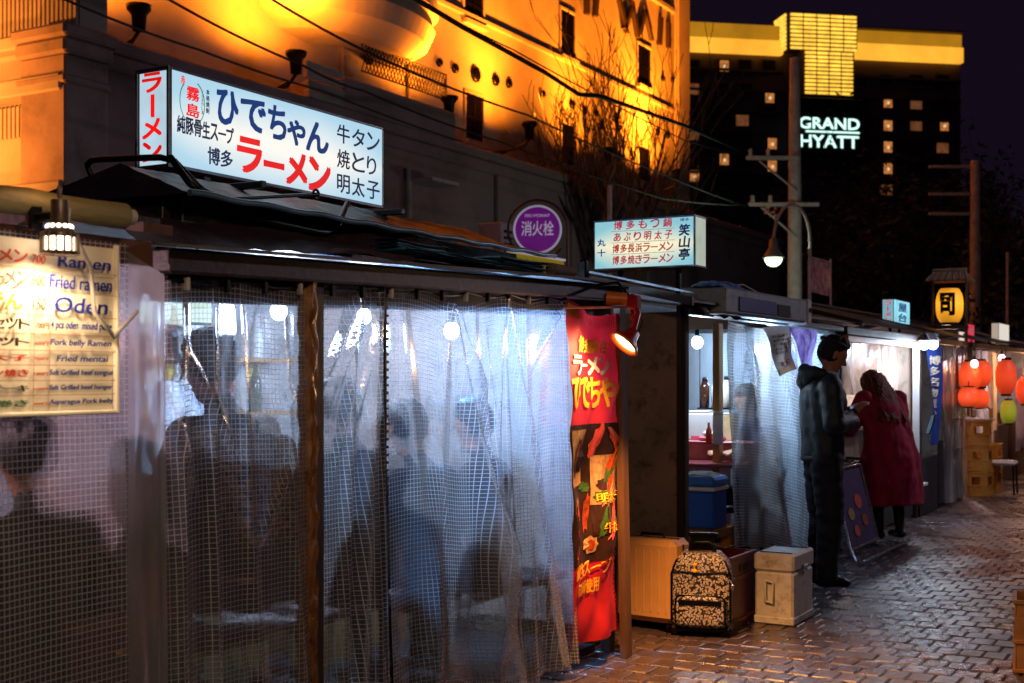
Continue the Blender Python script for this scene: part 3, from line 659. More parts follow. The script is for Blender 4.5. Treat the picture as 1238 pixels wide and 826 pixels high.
# ------------------------------------------------------------------ people
m_skin = pm('skin', '#b98264', .5, var=.12, scale=20, bump=.1); m_hair = pm('hair', '#120c0b', .45, var=.5, scale=60, bump=.8, bscale=90, stretch=(1, 1, .15))
m_hairb = pm('hair_brown', '#6a3016', .5, spec=.25, var=.5, scale=60, bump=.8, bscale=90, stretch=(1, 1, .12)); m_eye = pm('eye', '#101010', .2, bump=0); m_lip = pm('lip', '#7c4238', .5, bump=0)
m_navy = pm('navy_cloth', '#0b1122', .8, var=.4, scale=14, bump=.6, bscale=25); m_blackc = pm('black_cloth', '#07080b', .75, var=.4, scale=12, bump=.6, bscale=22)
m_teal = pm('dark_teal_cloth', '#10222a', .55, var=.4, scale=10, bump=.7, bscale=18); m_grey = pm('grey_cloth', '#2b2c34', .8, var=.35, scale=10, bump=.6, bscale=24)
m_crim = pm('crimson_wool', '#a3103f', .85, var=.3, scale=9, bump=.5, bscale=60); m_shoe = pm('shoe', '#08080a', .35, bump=.1); m_jean = pm('jeans', '#1a2844', .8, var=.4, scale=30, bump=.4)
m_plaid = pm('blue_padded_cloth', '#20386a', .7, var=.75, scale=22, bump=.8, bscale=24); m_tan = pm('tan_jacket', '#2e2119', .75, var=.4, scale=8, bump=.6, bscale=20)
def cap_mesh(b, p, rp, q, rq, n=14):
    p = Vector(p); q = Vector(q); ax = (q-p); L = ax.length
    if L < 1e-5: b.ell(p, (rp,)*3, n, 8); return
    M = Matrix.Translation(p) @ ax.to_track_quat('Z', 'Y').to_matrix().to_4x4()
    prof = [(rp*math.cos(a), rp*math.sin(a)) for a in [-math.pi/2+math.pi/2*k/4 for k in range(5)]]+[(rq*math.cos(a), L+rq*math.sin(a)) for a in [math.pi/2*k/4 for k in range(5)]]
    b.lathe([(max(r, 0), z) for r, z in prof], n, M=M)
def setco(me, f):
    ns = [(v.co.copy(), v.normal.copy()) for v in me.vertices]; me.vertices.foreach_set('co', [x for c_, n_ in ns for x in f(c_, n_)]); me.update()
def remesh(b, vox, smooth=3, name='body'):
    me = b.mesh(name); bm = bmesh.new(); bm.from_mesh(me); bmesh.ops.remove_doubles(bm, verts=bm.verts, dist=1e-5); bmesh.ops.recalc_face_normals(bm, faces=bm.faces); bm.to_mesh(me); bm.free()
    o = bpy.data.objects.new('tmp', me); TS.collection.objects.link(o); m = o.modifiers.new('r', 'REMESH'); m.mode = 'VOXEL'; m.voxel_size = vox; m.use_smooth_shade = True
    s = o.modifiers.new('s', 'SMOOTH'); s.iterations = smooth; s.factor = .5
    with bpy.context.temp_override(scene=TS, view_layer=TS.view_layers[0]):
        dg = bpy.context.evaluated_depsgraph_get(); r = bpy.data.meshes.new_from_object(o.evaluated_get(dg))
    bpy.data.objects.remove(o); bpy.data.meshes.remove(me)
    for p in r.polygons: p.use_smooth = True
    r.name = name; return r
import numpy as np
def tags(P, co):
    D = []
    for p, rp, q, rq, _ in P:
        p = np.array(p); d = np.array(q)-p; t_ = np.clip(((co-p)@d)/max(float(d@d), 1e-9), 0, 1); D.append(np.linalg.norm(co-(p+t_[:, None]*d), axis=1)-(rp+(rq-rp)*t_))
    return np.array([s[4] for s in P])[np.argmin(np.array(D), axis=0)]
def segd(c, p, rp, q, rq):
    d = q-p; t = max(0, min(1, (c-p).dot(d)/max(d.length_squared, 1e-9))); return (c-(p+d*t)).length-(rp+(rq-rp)*t)
def person(label, loc, rz, J, mats, vox=.015, hair=None, hairm=None, shoes=True, face=True, group=None, wrinkle=.006, fingers=True):
    """J: joint positions; mats: [skin, top, trousers]"""
    t = thing('person', label, 'person', loc, rz, group); P = []
    V = Vector; j = {k: V(v) for k, v in J.items()}
    def c(a, ra, b_, rb, tagi): P.append((V(a), ra, V(b_), rb, tagi))
    hp, ch, nk, hd = j['hip'], j['chest'], j['neck'], j['head']
    for sx, kx in ((-1, 'l'), (1, 'r')):
        h = hp+V((sx*.085, 0, -.02)); sh = j['sh'+kx]
        c(h, .095, j['knee'+kx], .062, 2); c(j['knee'+kx], .06, j['ank'+kx], .04, 2)
        c(hp+V((sx*.06, 0, .02)), .11, ch+V((sx*.055, 0, -.14)), .105, 1); c(ch+V((sx*.055, 0, -.14)), .105, ch+V((sx*.075, 0, .03)), .108, 1)
        c(ch+V((sx*.06, -.01, .05)), .09, sh, .065, 1); c(sh, .068, j['el'+kx], .052, 1); c(j['el'+kx], .052, j['wr'+kx], .038, 1)
        hdn = (j['wr'+kx]-j['el'+kx]).normalized(); hdn = V(j.get('hd'+kx, hdn)).normalized(); w0 = j['wr'+kx]
        side = hdn.cross(V((0, 0, 1))); side = side.normalized() if side.length > .1 else V((1, 0, 0)); pn = side.cross(hdn)*-1
        if pn.z > 0: pn = -pn
        c(w0, .028, w0+hdn*.05, .026, 0)
        for e in (-1, 1): c(w0+hdn*.03+side*e*.018, .018, w0+hdn*.085+side*e*.024, .015, 0)
        if fingers:
            for q, (off, Lf) in enumerate(((-.03, .062), (-.010, .074), (.010, .070), (.029, .055))):
                a = w0+hdn*.088+side*off; m1 = a+hdn*Lf*.5+pn*.008; m2 = m1+hdn*Lf*.35+pn*Lf*.32; c(a, .0105, m1, .0095, 0); c(m1, .0095, m2, .008, 0)
            s2 = -1 if kx == 'r' else 1
            a = w0+hdn*.035+side*s2*.03; m1 = a+side*s2*.03+hdn*.03; c(a, .013, m1, .011, 0); c(m1, .011, m1+hdn*.03+pn*.008, .009, 0)
    c(ch+V((0, 0, .08)), .085, nk, .058, 1); c(nk, .05, nk.lerp(hd, .6), .05, 0)
    hr = V(J.get('hrot', (0, 0, 0))); RM = Matrix.Rotation(hr.z, 3, 'Z') @ Matrix.Rotation(hr.x, 3, 'X'); H = lambda x, y, z: hd+RM@V((x, y, z))
    c(H(0, -.012, .03), .085, H(0, .01, .02), .082, 0); c(H(0, .02, -.03), .066, H(0, .045, -.085), .036, 0); c(H(0, -.03, -.02), .07, H(0, 0, -.04), .065, 0)
    c(H(0, .088, -.005), .012, H(0, .103, -.03), .014, 0); c(H(-.012, .092, -.036), .01, H(.012, .092, -.036), .01, 0)
    for sx in (-1, 1): c(H(sx*.084, -.005, .012), .014, H(sx*.082, -.002, -.025), .010, 0); c(H(sx*.03, .072, .02), .012, H(sx*.042, .066, .02), .012, 0)
    b = B()
    for p, rp, q, rq, _ in P: cap_mesh(b, p, rp, q, rq, 12)
    me = remesh(b, vox, 3, 'body')
    for m in mats: me.materials.append(m)
    co = np.empty(len(me.vertices)*3); me.vertices.foreach_get('co', co); tg = tags(P, co.reshape(-1, 3))
    it = iter(tg); setco(me, lambda c_, n_: c_+n_*wrinkle*noise.noise(Vector((c_.x*9, c_.y*9, c_.z*16))) if next(it) else c_)
    fc = np.empty(len(me.polygons)*3); me.polygons.foreach_get('center', fc); me.polygons.foreach_set('material_index', tags(P, fc.reshape(-1, 3)).astype(np.int32))
    body = bpy.data.objects.new('body', me); COL.objects.link(body); body.parent = t
    if shoes:
        for kx in 'lr':
            a = j['ank'+kx]; tz = max(a.z-.055, .0); fd = V(J.get('foot', (0, 1, 0))).normalized(); s = B()
            cap_mesh(s, (a.x, a.y, tz+.045), .045, V((a.x, a.y, tz+.04))+fd*.12, .035); cap_mesh(s, V((a.x, a.y, tz+.045))-fd*.03, .04, V((a.x, a.y, tz+.03))+fd*.15, .03); cap_mesh(s, a, .048, (a.x, a.y, tz+.05), .045)
            sm = remesh(s, .012, 2, 'shoe'); 
            for v in sm.vertices: v.co.z = max(v.co.z, tz+.002)
            obj('shoe', sm, m_shoe, t, fix=False)
    if hair:
        s = B()
        if hair in ('short', 'cap', 'bun', 'long'):
            cap_mesh(s, H(0, -.02, .048), .093, H(0, -.028, .01), .092); cap_mesh(s, H(0, .015, .075), .07, H(0, -.03, .06), .08)
        if hair == 'long':
            for x in (-.06, -.03, 0, .03, .06): cap_mesh(s, H(x, -.06, .04), .05, H(x*1.5, -.085, -.2), .055); cap_mesh(s, H(x*1.4, -.08, -.15), .05, H(x*1.6, -.09, -.36), .022)
            for sx in (-1, 1): cap_mesh(s, H(sx*.07, -.01, .04), .045, H(sx*.095, -.03, -.2), .035)
        if hair == 'bun': cap_mesh(s, H(0, -.11, .05), .05, H(0, -.12, .04), .05)
        if hair == 'long':
            for q in range(90):
                a = -math.pi*.5+rnd.gauss(0, 1.1); x = math.cos(a)*.088; y = math.sin(a)*.085-.03; dn = rnd.uniform(.34, .54)
                s.tube([H(x*.5, y*.6, .11), H(x, y, .05), H(x*1.15, y*1.2, -.08), H(x*1.5+rnd.gauss(0, .012), y*1.15-.02, -.2), H(x*1.5+rnd.gauss(0, .025), y*.95-.03, -dn)], [.010, .013, .013, .011, .004], 5)
        hm = remesh(s, .009 if hair == 'long' else .012, 1 if hair == 'long' else 2, 'hair')
        setco(hm, lambda c_, n_: c_+n_*.008*noise.noise(Vector((c_.x*70, c_.y*70, c_.z*9))))
        if hair == 'cap':
            obj('knit_cap', hm, hairm or m_blackc, t, fix=False)
            s = B(); s.tube([H(.083*math.cos(a), -.026+.088*math.sin(a), .078) for a in [2*math.pi*k/24 for k in range(25)]], .016, 8); obj('cap_brim', s, hairm or m_blackc, t)
        else: obj('hair', hm, hairm or m_hair, t, fix=False)
    if face:
        for sx in (-1, 1):
            s = B(); s.ell(H(sx*.033, .083, .012), (.012, .006, .006), 10, 6); obj('eye', s, m_eye, t)
        s = B(); s.ell(H(0, .083, -.062), (.022, .008, .006), 10, 6); obj('mouth', s, m_lip, t)
    return t
def seated(seat=.45, lean=.12, reach=.35, low=.1, spread=.1):
    z = seat; return dict(hip=(0, 0, z+.1), chest=(0, lean*.7, z+.46), neck=(0, lean, z+.62), head=(0, lean*1.3+.02, z+.76), shl=(-.175, lean*.8, z+.53), shr=(.175, lean*.8, z+.53),
        ell=(-.24, lean+.05, z+.27), elr=(.24, lean+.05, z+.27), wrl=(-.14, lean+reach*.8, z+.3), wrr=(.14, lean+reach*.8, z+.3),
        kneel=(-spread, .4, z+.06), kneer=(spread, .4, z+.06), ankl=(-spread, .36, max(.08, z-.38)), ankr=(spread, .36, max(.08, z-.38)), hrot=(-.25, 0, 0))
def standing(h=1.0, **k):
    d = dict(hip=(0, 0, .93), chest=(0, 0, 1.28), neck=(0, .01, 1.45), head=(0, .03, 1.60), shl=(-.18, 0, 1.39), shr=(.18, 0, 1.39), ell=(-.235, -.03, 1.12), elr=(.235, -.03, 1.12), wrl=(-.22, .06, .88), wrr=(.22, .06, .88),
        kneel=(-.1, .02, .5), kneer=(.1, .02, .5), ankl=(-.11, -.02, .085), ankr=(.11, -.02, .085)); d.update(k)
    return {a: (tuple(x*h for x in v) if a not in ('hrot', 'hdl', 'hdr', 'foot') else v) for a, v in d.items()}
# man waiting in front of the third stall
mp = G(995, 713)
man = person('standing man in dark knit cap and hooded jacket, looking down by the white curtain', (mp.x, mp.y, 0), -R(58), standing(1.02, neck=(0, .03, 1.45), head=(0, .07, 1.585), chest=(0, -.01, 1.27),
    hrot=(-.42, 0, -.1), ell=(-.24, .0, 1.13), elr=(.24, .0, 1.13), wrl=(-.05, .19, 1.2), wrr=(.07, .18, 1.19), hdl=(.3, .6, .5), hdr=(-.3, .6, .5), kneel=(-.1, .03, .5), kneer=(.11, -.01, .5)), [m_skin, m_teal, m_navy], .010, 'cap', m_blackc)
s = B(); hq = [Vector((.105*math.cos(a), -.035+.10*math.sin(a), 1.485+(.03 if math.sin(a) < 0 else -.02)*-math.sin(a)*(1 if math.sin(a) < 0 else -1))) for a in [2*math.pi*k/14 for k in range(15)]]
for a, c_ in zip(hq[:-1], hq[1:]): cap_mesh(s, a, .038, c_, .038)
cap_mesh(s, (-.05, -.12, 1.46), .05, (.05, -.12, 1.46), .05); cap_mesh(s, (0, -.135, 1.43), .05, (0, -.13, 1.36), .03)
hm_ = remesh(s, .012, 3, 'hood'); setco(hm_, lambda c_, n_: c_+n_*.015*noise.noise(c_*14)); obj('hood', hm_, m_teal, man, fix=False)
def jacket(t, mat, prof, flat=.72, wav=.015, arms=(), nm='jacket', vox=.012, cyf=lambda z: 0):
    s = B(); n = 40; vs = []
    for i, (r, z) in enumerate(prof):
        for k in range(n):
            a = 2*math.pi*k/n; rr = r*(1+wav/r*math.sin(a*5+z*3)*(1-i/len(prof))+wav/r*.6*math.sin(a*9+z*7)*(1-i/len(prof))); vs.append((rr*math.cos(a), rr*flat*math.sin(a)+cyf(z), z))
    m = len(prof); fs = [(i*n+k, i*n+(k+1) % n, (i+1)*n+(k+1) % n, (i+1)*n+k) for i in range(m-1) for k in range(n)]+[tuple(range(n))[::-1], tuple(range((m-1)*n, m*n))]
    s.add(vs, fs)
    for p, rp, q, rq in arms: cap_mesh(s, p, rp, q, rq)
    me = remesh(s, vox, 3, nm)
    setco(me, lambda c_, n_: c_+n_*.014*noise.noise(Vector((c_.x*8, c_.y*8, c_.z*6+3)))+n_*.006*noise.noise(Vector((c_.x*22, c_.y*22, c_.z*15))))
    return obj(nm, me, mat, t, fix=False)
jacket(man, m_teal, [(.17, .90), (.185, .93), (.19, 1.0), (.195, 1.15), (.21, 1.28), (.205, 1.38), (.15, 1.45), (.09, 1.5)], .74, .012,
    [((-.18, 0, 1.4), .08, (-.25, 0, 1.15), .072), ((-.25, 0, 1.15), .075, (-.09, .17, 1.17), .055), ((.18, 0, 1.4), .08, (.25, 0, 1.15), .072), ((.25, 0, 1.15), .075, (.11, .165, 1.16), .055), ((-.1, .01, .92), .115, (-.11, .02, .5), .085), ((.1, .01, .92), .115, (.11, .0, .5), .085)][:4])
for sx in (-1, 1): s = B(); cap_mesh(s, (sx*.085, 0, .9), .118, (sx*.105, .02, .5), .092); cap_mesh(s, (sx*.105, .02, .5), .09, (sx*.11, -.01, .1), .075); lm_ = remesh(s, .014, 3, 'trouser_leg'); setco(lm_, lambda c_, n_: c_+n_*.012*noise.noise(Vector((c_.x*10, c_.y*10, c_.z*22)))); obj('trouser_leg', lm_, m_navy, man, fix=False)
obj('belt', B().tube([(.165*math.cos(a), .13*math.sin(a), .905) for a in [2*math.pi*k/24 for k in range(25)]], .022, 8), m_blackc, man)
s = B(); s.box((-.035, .33, 1.16), (.035, .34, 1.3), .006, M=Matrix.Rotation(-.3, 4, 'X') @ Matrix.Translation((0, .05, .08))); 
tag(obj('phone', s, m_black), 'dark phone held in both hands of the standing man', 'phone')
ph = bpy.data.objects['phone']; ph.location = man.location; ph.rotation_euler = man.rotation_euler
# woman in crimson coat leaning to the fourth stall
wp = Vector((-2.72, PX(1074, 0, -2.72).y, 0))
wom = person('brown-haired woman in a long crimson coat, seen from behind, bending towards the fourth stall', (wp.x, wp.y, 0), R(46), standing(.97, hip=(0, -.05, .90), chest=(0, .1, 1.2), neck=(0, .2, 1.34), head=(0, .27, 1.43), shl=(-.175, .13, 1.3), shr=(.175, .13, 1.3),
    ell=(-.25, .22, 1.06), elr=(.25, .22, 1.06), wrl=(-.15, .42, 1.0), wrr=(.15, .42, 1.0), hrot=(-.6, 0, 0)), [m_skin, m_crim, m_blackc], .014, 'long', m_hairb)
jacket(wom, m_crim, [(.30, .34), (.285, .5), (.25, .75), (.215, .95), (.21, 1.08), (.215, 1.2), (.18, 1.29), (.1, 1.35)], .75, .034,
    [((-.17, .12, 1.26), .085, (-.26, .2, 1.02), .078), ((-.26, .2, 1.02), .075, (-.16, .36, .98), .06), ((.17, .12, 1.26), .085, (.26, .2, 1.02), .078), ((.26, .2, 1.02), .075, (.16, .36, .98), .06)], 'coat', cyf=lambda z: -.04+max(0, z-.85)*.42)
# ------------------------------------------------------------------ stall materials
m_post = pm('stall_post', '#2a1c12', .6, var=.5, scale=9, stretch=(1, 1, .2), bump=.4); m_fascia = pm('fascia', '#241616', .45, var=.4, scale=6, bump=.3)
m_wood = pm('light_wood', '#a8783f', .55, var=.3, scale=7, stretch=(1, 1, .12), bump=.2); m_brown = pm('brown_board', '#5a3a26', .7, var=.4, scale=4, stretch=(1, 1, .3), bump=.4, wear='#332018')
m_tape = pm('brown_tape', '#8a5a1c', .22, .2, var=.6, scale=30, bump=1.0, bscale=35, stretch=(1, 1, .6), spec=.8)
m_roof = pm('roof_sheet', '#1b171b', .42, var=.5, scale=5, bump=.6, bscale=14, wear='#3a3036'); m_roofl = pm('pale_roof_sheet', '#5f5c59', .62, var=.5, scale=3, stretch=(1, .3, 1), bump=.3, wear='#3b3533')
m_int = pm('interior_board', '#b9b4aa', .6, var=.2, scale=3, wear='#8a8378'); m_counter = pm('counter_top', '#4a2c1a', .3, var=.3, scale=8, stretch=(1, .2, 1))
m_chrome = pm('steel', '#9a9da2', .25, .9, var=.15, bump=.05); m_ply = pm('weathered_board', '#8a7666', .7, var=.35, scale=3.2, bump=.4, wear='#5a493e'); m_floor = pm('stall_floor', '#1b1512', .7)
v_main = vinyl('mesh_vinyl'); v_clear = vinyl('plain_vinyl', grid=0, milk=.42, blur=.5, rough=.22); v_near = vinyl('mesh_vinyl_near', grid=.0185, thread=.0022, milk=.10); v_pink = vinyl('aged_vinyl', grid=0, milk=.42, tint=(1, .9, .85), rough=.3, blur=.6)
v_blue = vinyl('mesh_vinyl_milky', grid=.02, thread=.002, milk=.32)
def sheet(name, parent, mat, y0, y1, zt, zb, X=-2.9, ridges=(), nu=70, nv=50, seed=0, flare=.04, wob=.005, X1=None, ztop=None, zbf=None, puck=()):
    L = y1-y0; X1 = X if X1 is None else X1
    def fn(u, v):
        g = .25+.75*v; d = flare*v*v
        for r in ridges:
            u0, u1, a, wd = r[:4]; cu = u0+(u1-u0)*v**(r[4] if len(r) > 4 else 1); ww = wd*(.55+.7*v)
            d += a*g*math.exp(-((u-cu)/ww)**2)
        d += wob*2*noise.noise(Vector((u*L*3, v*1.2, seed)))+wob*.5*noise.noise(Vector((u*L*9+v*3, v*2.5, seed+5)))+wob*.10*noise.noise(Vector((u*L*24-v*9, v*9, seed+9)))
        for pu, pv, a, ang in puck:       # short diagonal creases
            du, dv = (u-pu)*L, (v-pv)*(zt-zb); c_, s_2 = math.cos(ang), math.sin(ang); al = du*c_+dv*s_2; ac = -du*s_2+dv*c_
            d += a*math.exp(-(al/.17)**2-(ac/.016)**2)
        top = ztop(u) if ztop else zt; bot = zbf(u) if zbf else zb
        return Vector((X+(X1-X)*u+d, y0+L*u, top+(bot-top)*v))
    b = B(); b.surf(fn, nu, nv, lambda u, v: (u*L+.004*math.sin(v*9), v*(zt-zb)))
    return obj(name, b, mat, parent, True, fix=False), fn
def shell(t, y0, y1, Xf=-2.9, Xb=-5.0, h=1.9, side0=None, side1=None, backm=m_int, floor=True, skip=()):
    for y in (y0+.03, y1-.03):
        for X in (Xf-.04, Xb+.04):
            if (y > (y0+y1)/2, X > -4) in skip: continue
            b = B(); b.box((X-.03, y-.03, 0), (X+.03, y+.03, h), .005); obj('post', b, m_post, t, True)
    b = B(); b.box((Xb, y0, .1), (Xb+.03, y1, h), .004); obj('back_wall', b, backm, t, True)
    for y, m in ((y0, side0), (y1, side1)):
        if m:
            b = B(); b.box((Xb+.035, y-.012, .12), (Xf-.08, y+.012, h-.02), .003); obj('side_wall', b, m, t, True)
    b = B(); b.box((Xb+.04, y0+.02, .0), (Xf-.12, y1-.02, .03)); 
    if floor: obj('floor_board', b, m_floor, t, True)
def counter(t, y0, y1, X=-3.95, z=.78, front=m_wood):
    b = B(); b.box((X-.35, y0, z), (X+.12, y1, z+.035), .006); obj('counter', b, m_counter, t, True)
    n = max(2, int((y1-y0)/.35)); d = (y1-y0)/n
    for k in range(n): b = B(); b.box((X, y0+k*d+.004, .03), (X+.02, y0+(k+1)*d-.004, z-.002), .003); obj('counter_panel', b, front, t, True)
def bench(y0, y1, X, z, lab):
    t = thing('bench', lab, 'bench', (X, (y0+y1)/2, .03)); h = (y1-y0)/2; b = B(); b.box((-.13, -h, z-.07), (.13, h, z-.03), .008); obj('seat', b, m_post, t)
    for sy in (-1, 1):
        for sx in (-1, 1): b = B(); b.tube([(sx*.09, sy*(h-.12), 0), (sx*.08, sy*(h-.12), z-.07)], .018, 8); obj('leg', b, m_black, t)
def bulb(p, col, power, lab, cord=.18, r=.04, soft=.035, strength=60):
    t = thing('light_bulb', lab, 'light bulb', p); b = B(); b.ell((0, 0, 0), (r, r, r*1.15), 14, 10); obj('glass', b, em('bulb_'+('w' if col[0] > .9 else 'b'), col, strength), t)
    b = B(); b.lathe([(.0, r*2.3), (.016, r*2.2), (.016, r*1.0), (.012, r*.9)], 12); b.tube([(0, 0, r*2.2), (.004, .004, cord)], .004, 6); obj('socket', b, m_black, t)
    l = lamp('bulb_light', 'POINT', (0, 0, -r*1.6), power, col, soft); l.parent = t; return t
m_white_p = pm('white_plastic', '#cfd2d6', .4, var=.1, scale=6, bump=.05)
def yy(px, X=-2.9): return PX(px, 0, X).y
# ================================================================== stall 1 (far left)
s1 = thing('food_stall', 'nearest food stall at the left edge, with the handwritten price board', 'food stall', (-2.9, 1.8, 0), group='food stalls in the row')
ya = 0.4; yb = yy(188)
shell(s1, ya, yb-.03, side1=None, skip=((True, True),))
sheet('plastic_curtain', s1, v_near, .9, yy(142), 1.86, .05, -2.86, [(.3, .35, .02, .08), (.75, .72, .03, .06)], 90, 50, 1, .02, .004)
sheet('plastic_curtain', s1, v_clear, yy(141), yy(191), 1.80, .05, -2.86, [(.3, .25, .008, .2), (.8, .7, .012, .1), (.95, .97, .015, .05)], 30, 60, 2, .02, .006, X1=-2.87, ztop=lambda u: 1.84-.06*u)
b = B(); b.box((-2.93, .4, 1.80), (-2.88, yb-.03, 1.88), .006); obj('eave_beam', b, m_brown, s1, True)
b = B(); b.prism([(-2.86, .3, 1.93), (-2.86, yb-.02, 1.93), (-4.1, yb-.02, 2.08), (-4.1, .3, 2.08)], (0, 0, .02)); b.prism([(-4.1, .3, 2.08), (-4.1, yb-.02, 2.08), (-5.2, yb-.02, 1.95), (-5.2, .3, 1.95)], (0, 0, .02)); obj('roof_sheet', b, m_roof, s1, True)
b = B()
for k in range(5): b.box((-2.86-.001*k, 2.62-.5*k-.25, 1.885), (-5.0, 2.62-.5*k-.19, 1.925), .004)
obj('rafter', b, m_brown, s1, True)
b = B(); p0 = Vector((-2.82, .2, 1.935)); p1 = Vector((-2.82, yy(149, -2.82)-.0, 1.935)); n_ = 22
b.tube([p0.lerp(p1, k/n_)+Vector((0, 0, .002*math.sin(k*1.7))) for k in range(n_+1)], [.036+.003*math.sin(k*2.1) for k in range(n_+1)], 16); obj('rolled_awning', b, pm('olive_tarp', '#7c7448', .45, var=.5, scale=12, stretch=(1, .2, 1), bump=.6), s1, True)
b = B(); b.tube([p1+Vector((0, -.03, 0)), p1+Vector((0, .035, 0))], [.024, .024], 14); obj('awning_end_cap', b, m_int, s1, True)
counter(s1, .6, 2.6, -3.9)
bench(.9, 2.8, -3.1, .45, 'wooden bench inside the nearest stall, under the two seated guests')
# interior guests
j = seated(.45, .10); person('seated guest with black hair bun, behind the mesh curtain of the nearest stall', (-3.03, 2.60, .02), R(80), j, [m_skin, m_blackc, m_blackc], .02, 'bun')
j = seated(.62, .08); person('tall guest in a grey jacket at the left picture edge in the nearest stall', (-3.14, 2.26, .02), R(95), j, [m_skin, m_grey, m_blackc], .022, 'short')
t = thing('shoulder_bag', 'brown leather bag with a gold clasp beside the seated guest in the nearest stall', 'bag', (-2.97, 2.72, .03)); m_lea = pm('brown_leather', '#6b3f22', .35, var=.3, scale=12)
b = B(); b.box((-.07, -.13, .48), (.07, .13, .72), .03); obj('bag_body', b, m_lea, t); b = B(); b.box((.07, -.12, .6), (.085, .12, .71), .02); obj('flap', b, m_lea, t); b = B(); b.ell((.095, 0, .62), (.012, .02, .014), 10, 6); obj('clasp', b, pm('gold', '#d9a441', .25, .9), t)
b = B(); b.tube([(0, .12*math.cos(a), .7+.22*math.sin(a)) for a in [math.pi*k/14 for k in range(15)]], .009, 6); obj('strap', b, m_lea, t); b = B(); b.box((-.07, -.1, 0), (.07, .1, .478), .01); tag(obj('storage_box', b, m_grey), 'dark box under the brown leather bag in the nearest stall', 'box'); bpy.data.objects['storage_box'].location = t.location
# handwritten menu board
XB = -2.80; mb = thing('menu_board', 'handwritten Ramen, Fried ramen and Oden price board on the nearest stall', 'menu board', (XB, 2.3, 1.3)); y0 = yy(-58, XB); y1 = yy(137, XB); zt, zb = 1.835, 1.375
m_paper = pm('price_paper', '#f3ecd2', .6, var=.12, scale=5, bump=.1)
b = B(); b.surf(lambda u, v: Vector((XB+.006*math.sin(u*6)+.004*math.sin(v*5), y0+(y1-y0)*u, zt+(zb-zt)*v)), 30, 14); obj('sheet', b, m_paper, mb, True, fix=False)
b = B()
for o_, a_, c_, d_ in (((y0-.012), (y0), zb-.012, zt+.01), (y1, y1+.012, zb-.012, zt+.01)): b.box((XB-.004, o_, c_), (XB+.014, a_, d_), .003)
b.box((XB-.004, y0, zb-.012), (XB+.014, y1, zb-.0), .003); obj('edge_strip', b, m_paper, mb, True)
H_ = zt-zb; W_ = y1-y0; fm = lambda u, v: Vector((XB+.0125+.006*math.sin(u*6)+.004*math.sin((1-v)*5), y0+W_*u, zb+H_*v))
rows = [(.945, .83), (.825, .70), (.695, .56), (.555, .45), (.445, .355), (.35, .27), (.265, .18), (.175, .095), (.09, .01)]
u_of = lambda px: (yy(px, XB)-y0)/W_
i_blue = pm('ink_blue', '#1a2f9c', .6, bump=0, var=.1); i_red = pm('ink_red', '#d2401c', .6, bump=0, var=.1); i_dark = pm('ink_dark', '#2a1a14', .6, bump=0); i_green = pm('ink_green', '#1e6b34', .6, bump=0); i_yel = pm('ink_yellow', '#cfae1a', .6, bump=0); i_grid = pm('ink_grid', '#c98f5a', .6, bump=0)
Lb = {k: B() for k in 'brdgyl'}
for k, (s_t, a_, c_) in enumerate((('Ramen', 66, 130), ('Fried ramen', 55, 131), ('Oden', 62, 126), ('4 pcs oden  mixed plate', 57, 131), ('Pork belly Ramen', 57, 131), ('Fried mentai', 66, 128), ('Salt Grilled beef tongue', 57, 134), ('Salt Grilled beef hanger', 57, 134), ('Asparagus Pork belly', 57, 135))):
    t_, d_ = rows[k]; text(Lb['b'], s_t, (u_of(a_), d_+.025, u_of(c_), t_-.02), fm, bold=.02 if k < 3 else .03, shear=.1, rot=.0)
for k, (s_t, col) in enumerate((('ラーメン', 'r'), ('焼ラーメン', 'r'), ('おでん', 'y'), ('四本セット', 'd'), ('豚セット', 'd'), ('明太子', 'r'), ('牛タン焼き', 'r'), ('牛ステーキ', 'd'), ('豚肉巻き', 'g'))):
    t_, d_ = rows[k]; row_text(Lb[col], s_t, u_of(-50), u_of(31 if k > 2 else (28 if k < 2 else 21)), d_+.025, t_-.02, fm, bold=.03)
for k, pz_ in enumerate(('700', '900', '150', '700', '600', '700', '1300', '1100', '600')):
    t_, d_ = rows[k]; text(Lb['r'], pz_+'円' if k > 2 else pz_, (u_of(37 if k > 2 else 33), d_+.03, u_of(55 if k > 2 else 50), t_-.035), fm, bold=.02, shear=.15)
for t_, d_ in rows[1:]: Lb['l'].add([fm(.0, t_+.004), fm(.5, t_+.004), fm(1, t_+.004), fm(1, t_+.0085), fm(.5, t_+.0085), fm(0, t_+.0085)], [(0, 1, 4, 5), (1, 2, 3, 4)])
for pq in (36, 56): Lb['l'].add([fm(u_of(pq), .01), fm(u_of(pq)+.004, .01), fm(u_of(pq)+.004, .56), fm(u_of(pq), .56)], [(0, 1, 2, 3)])
for k, m in (('b', i_blue), ('r', i_red), ('d', i_dark), ('g', i_green), ('y', i_yel), ('l', i_grid)): obj('lettering' if k != 'l' else 'ruled_lines', Lb[k], m, mb, True, fix=False)
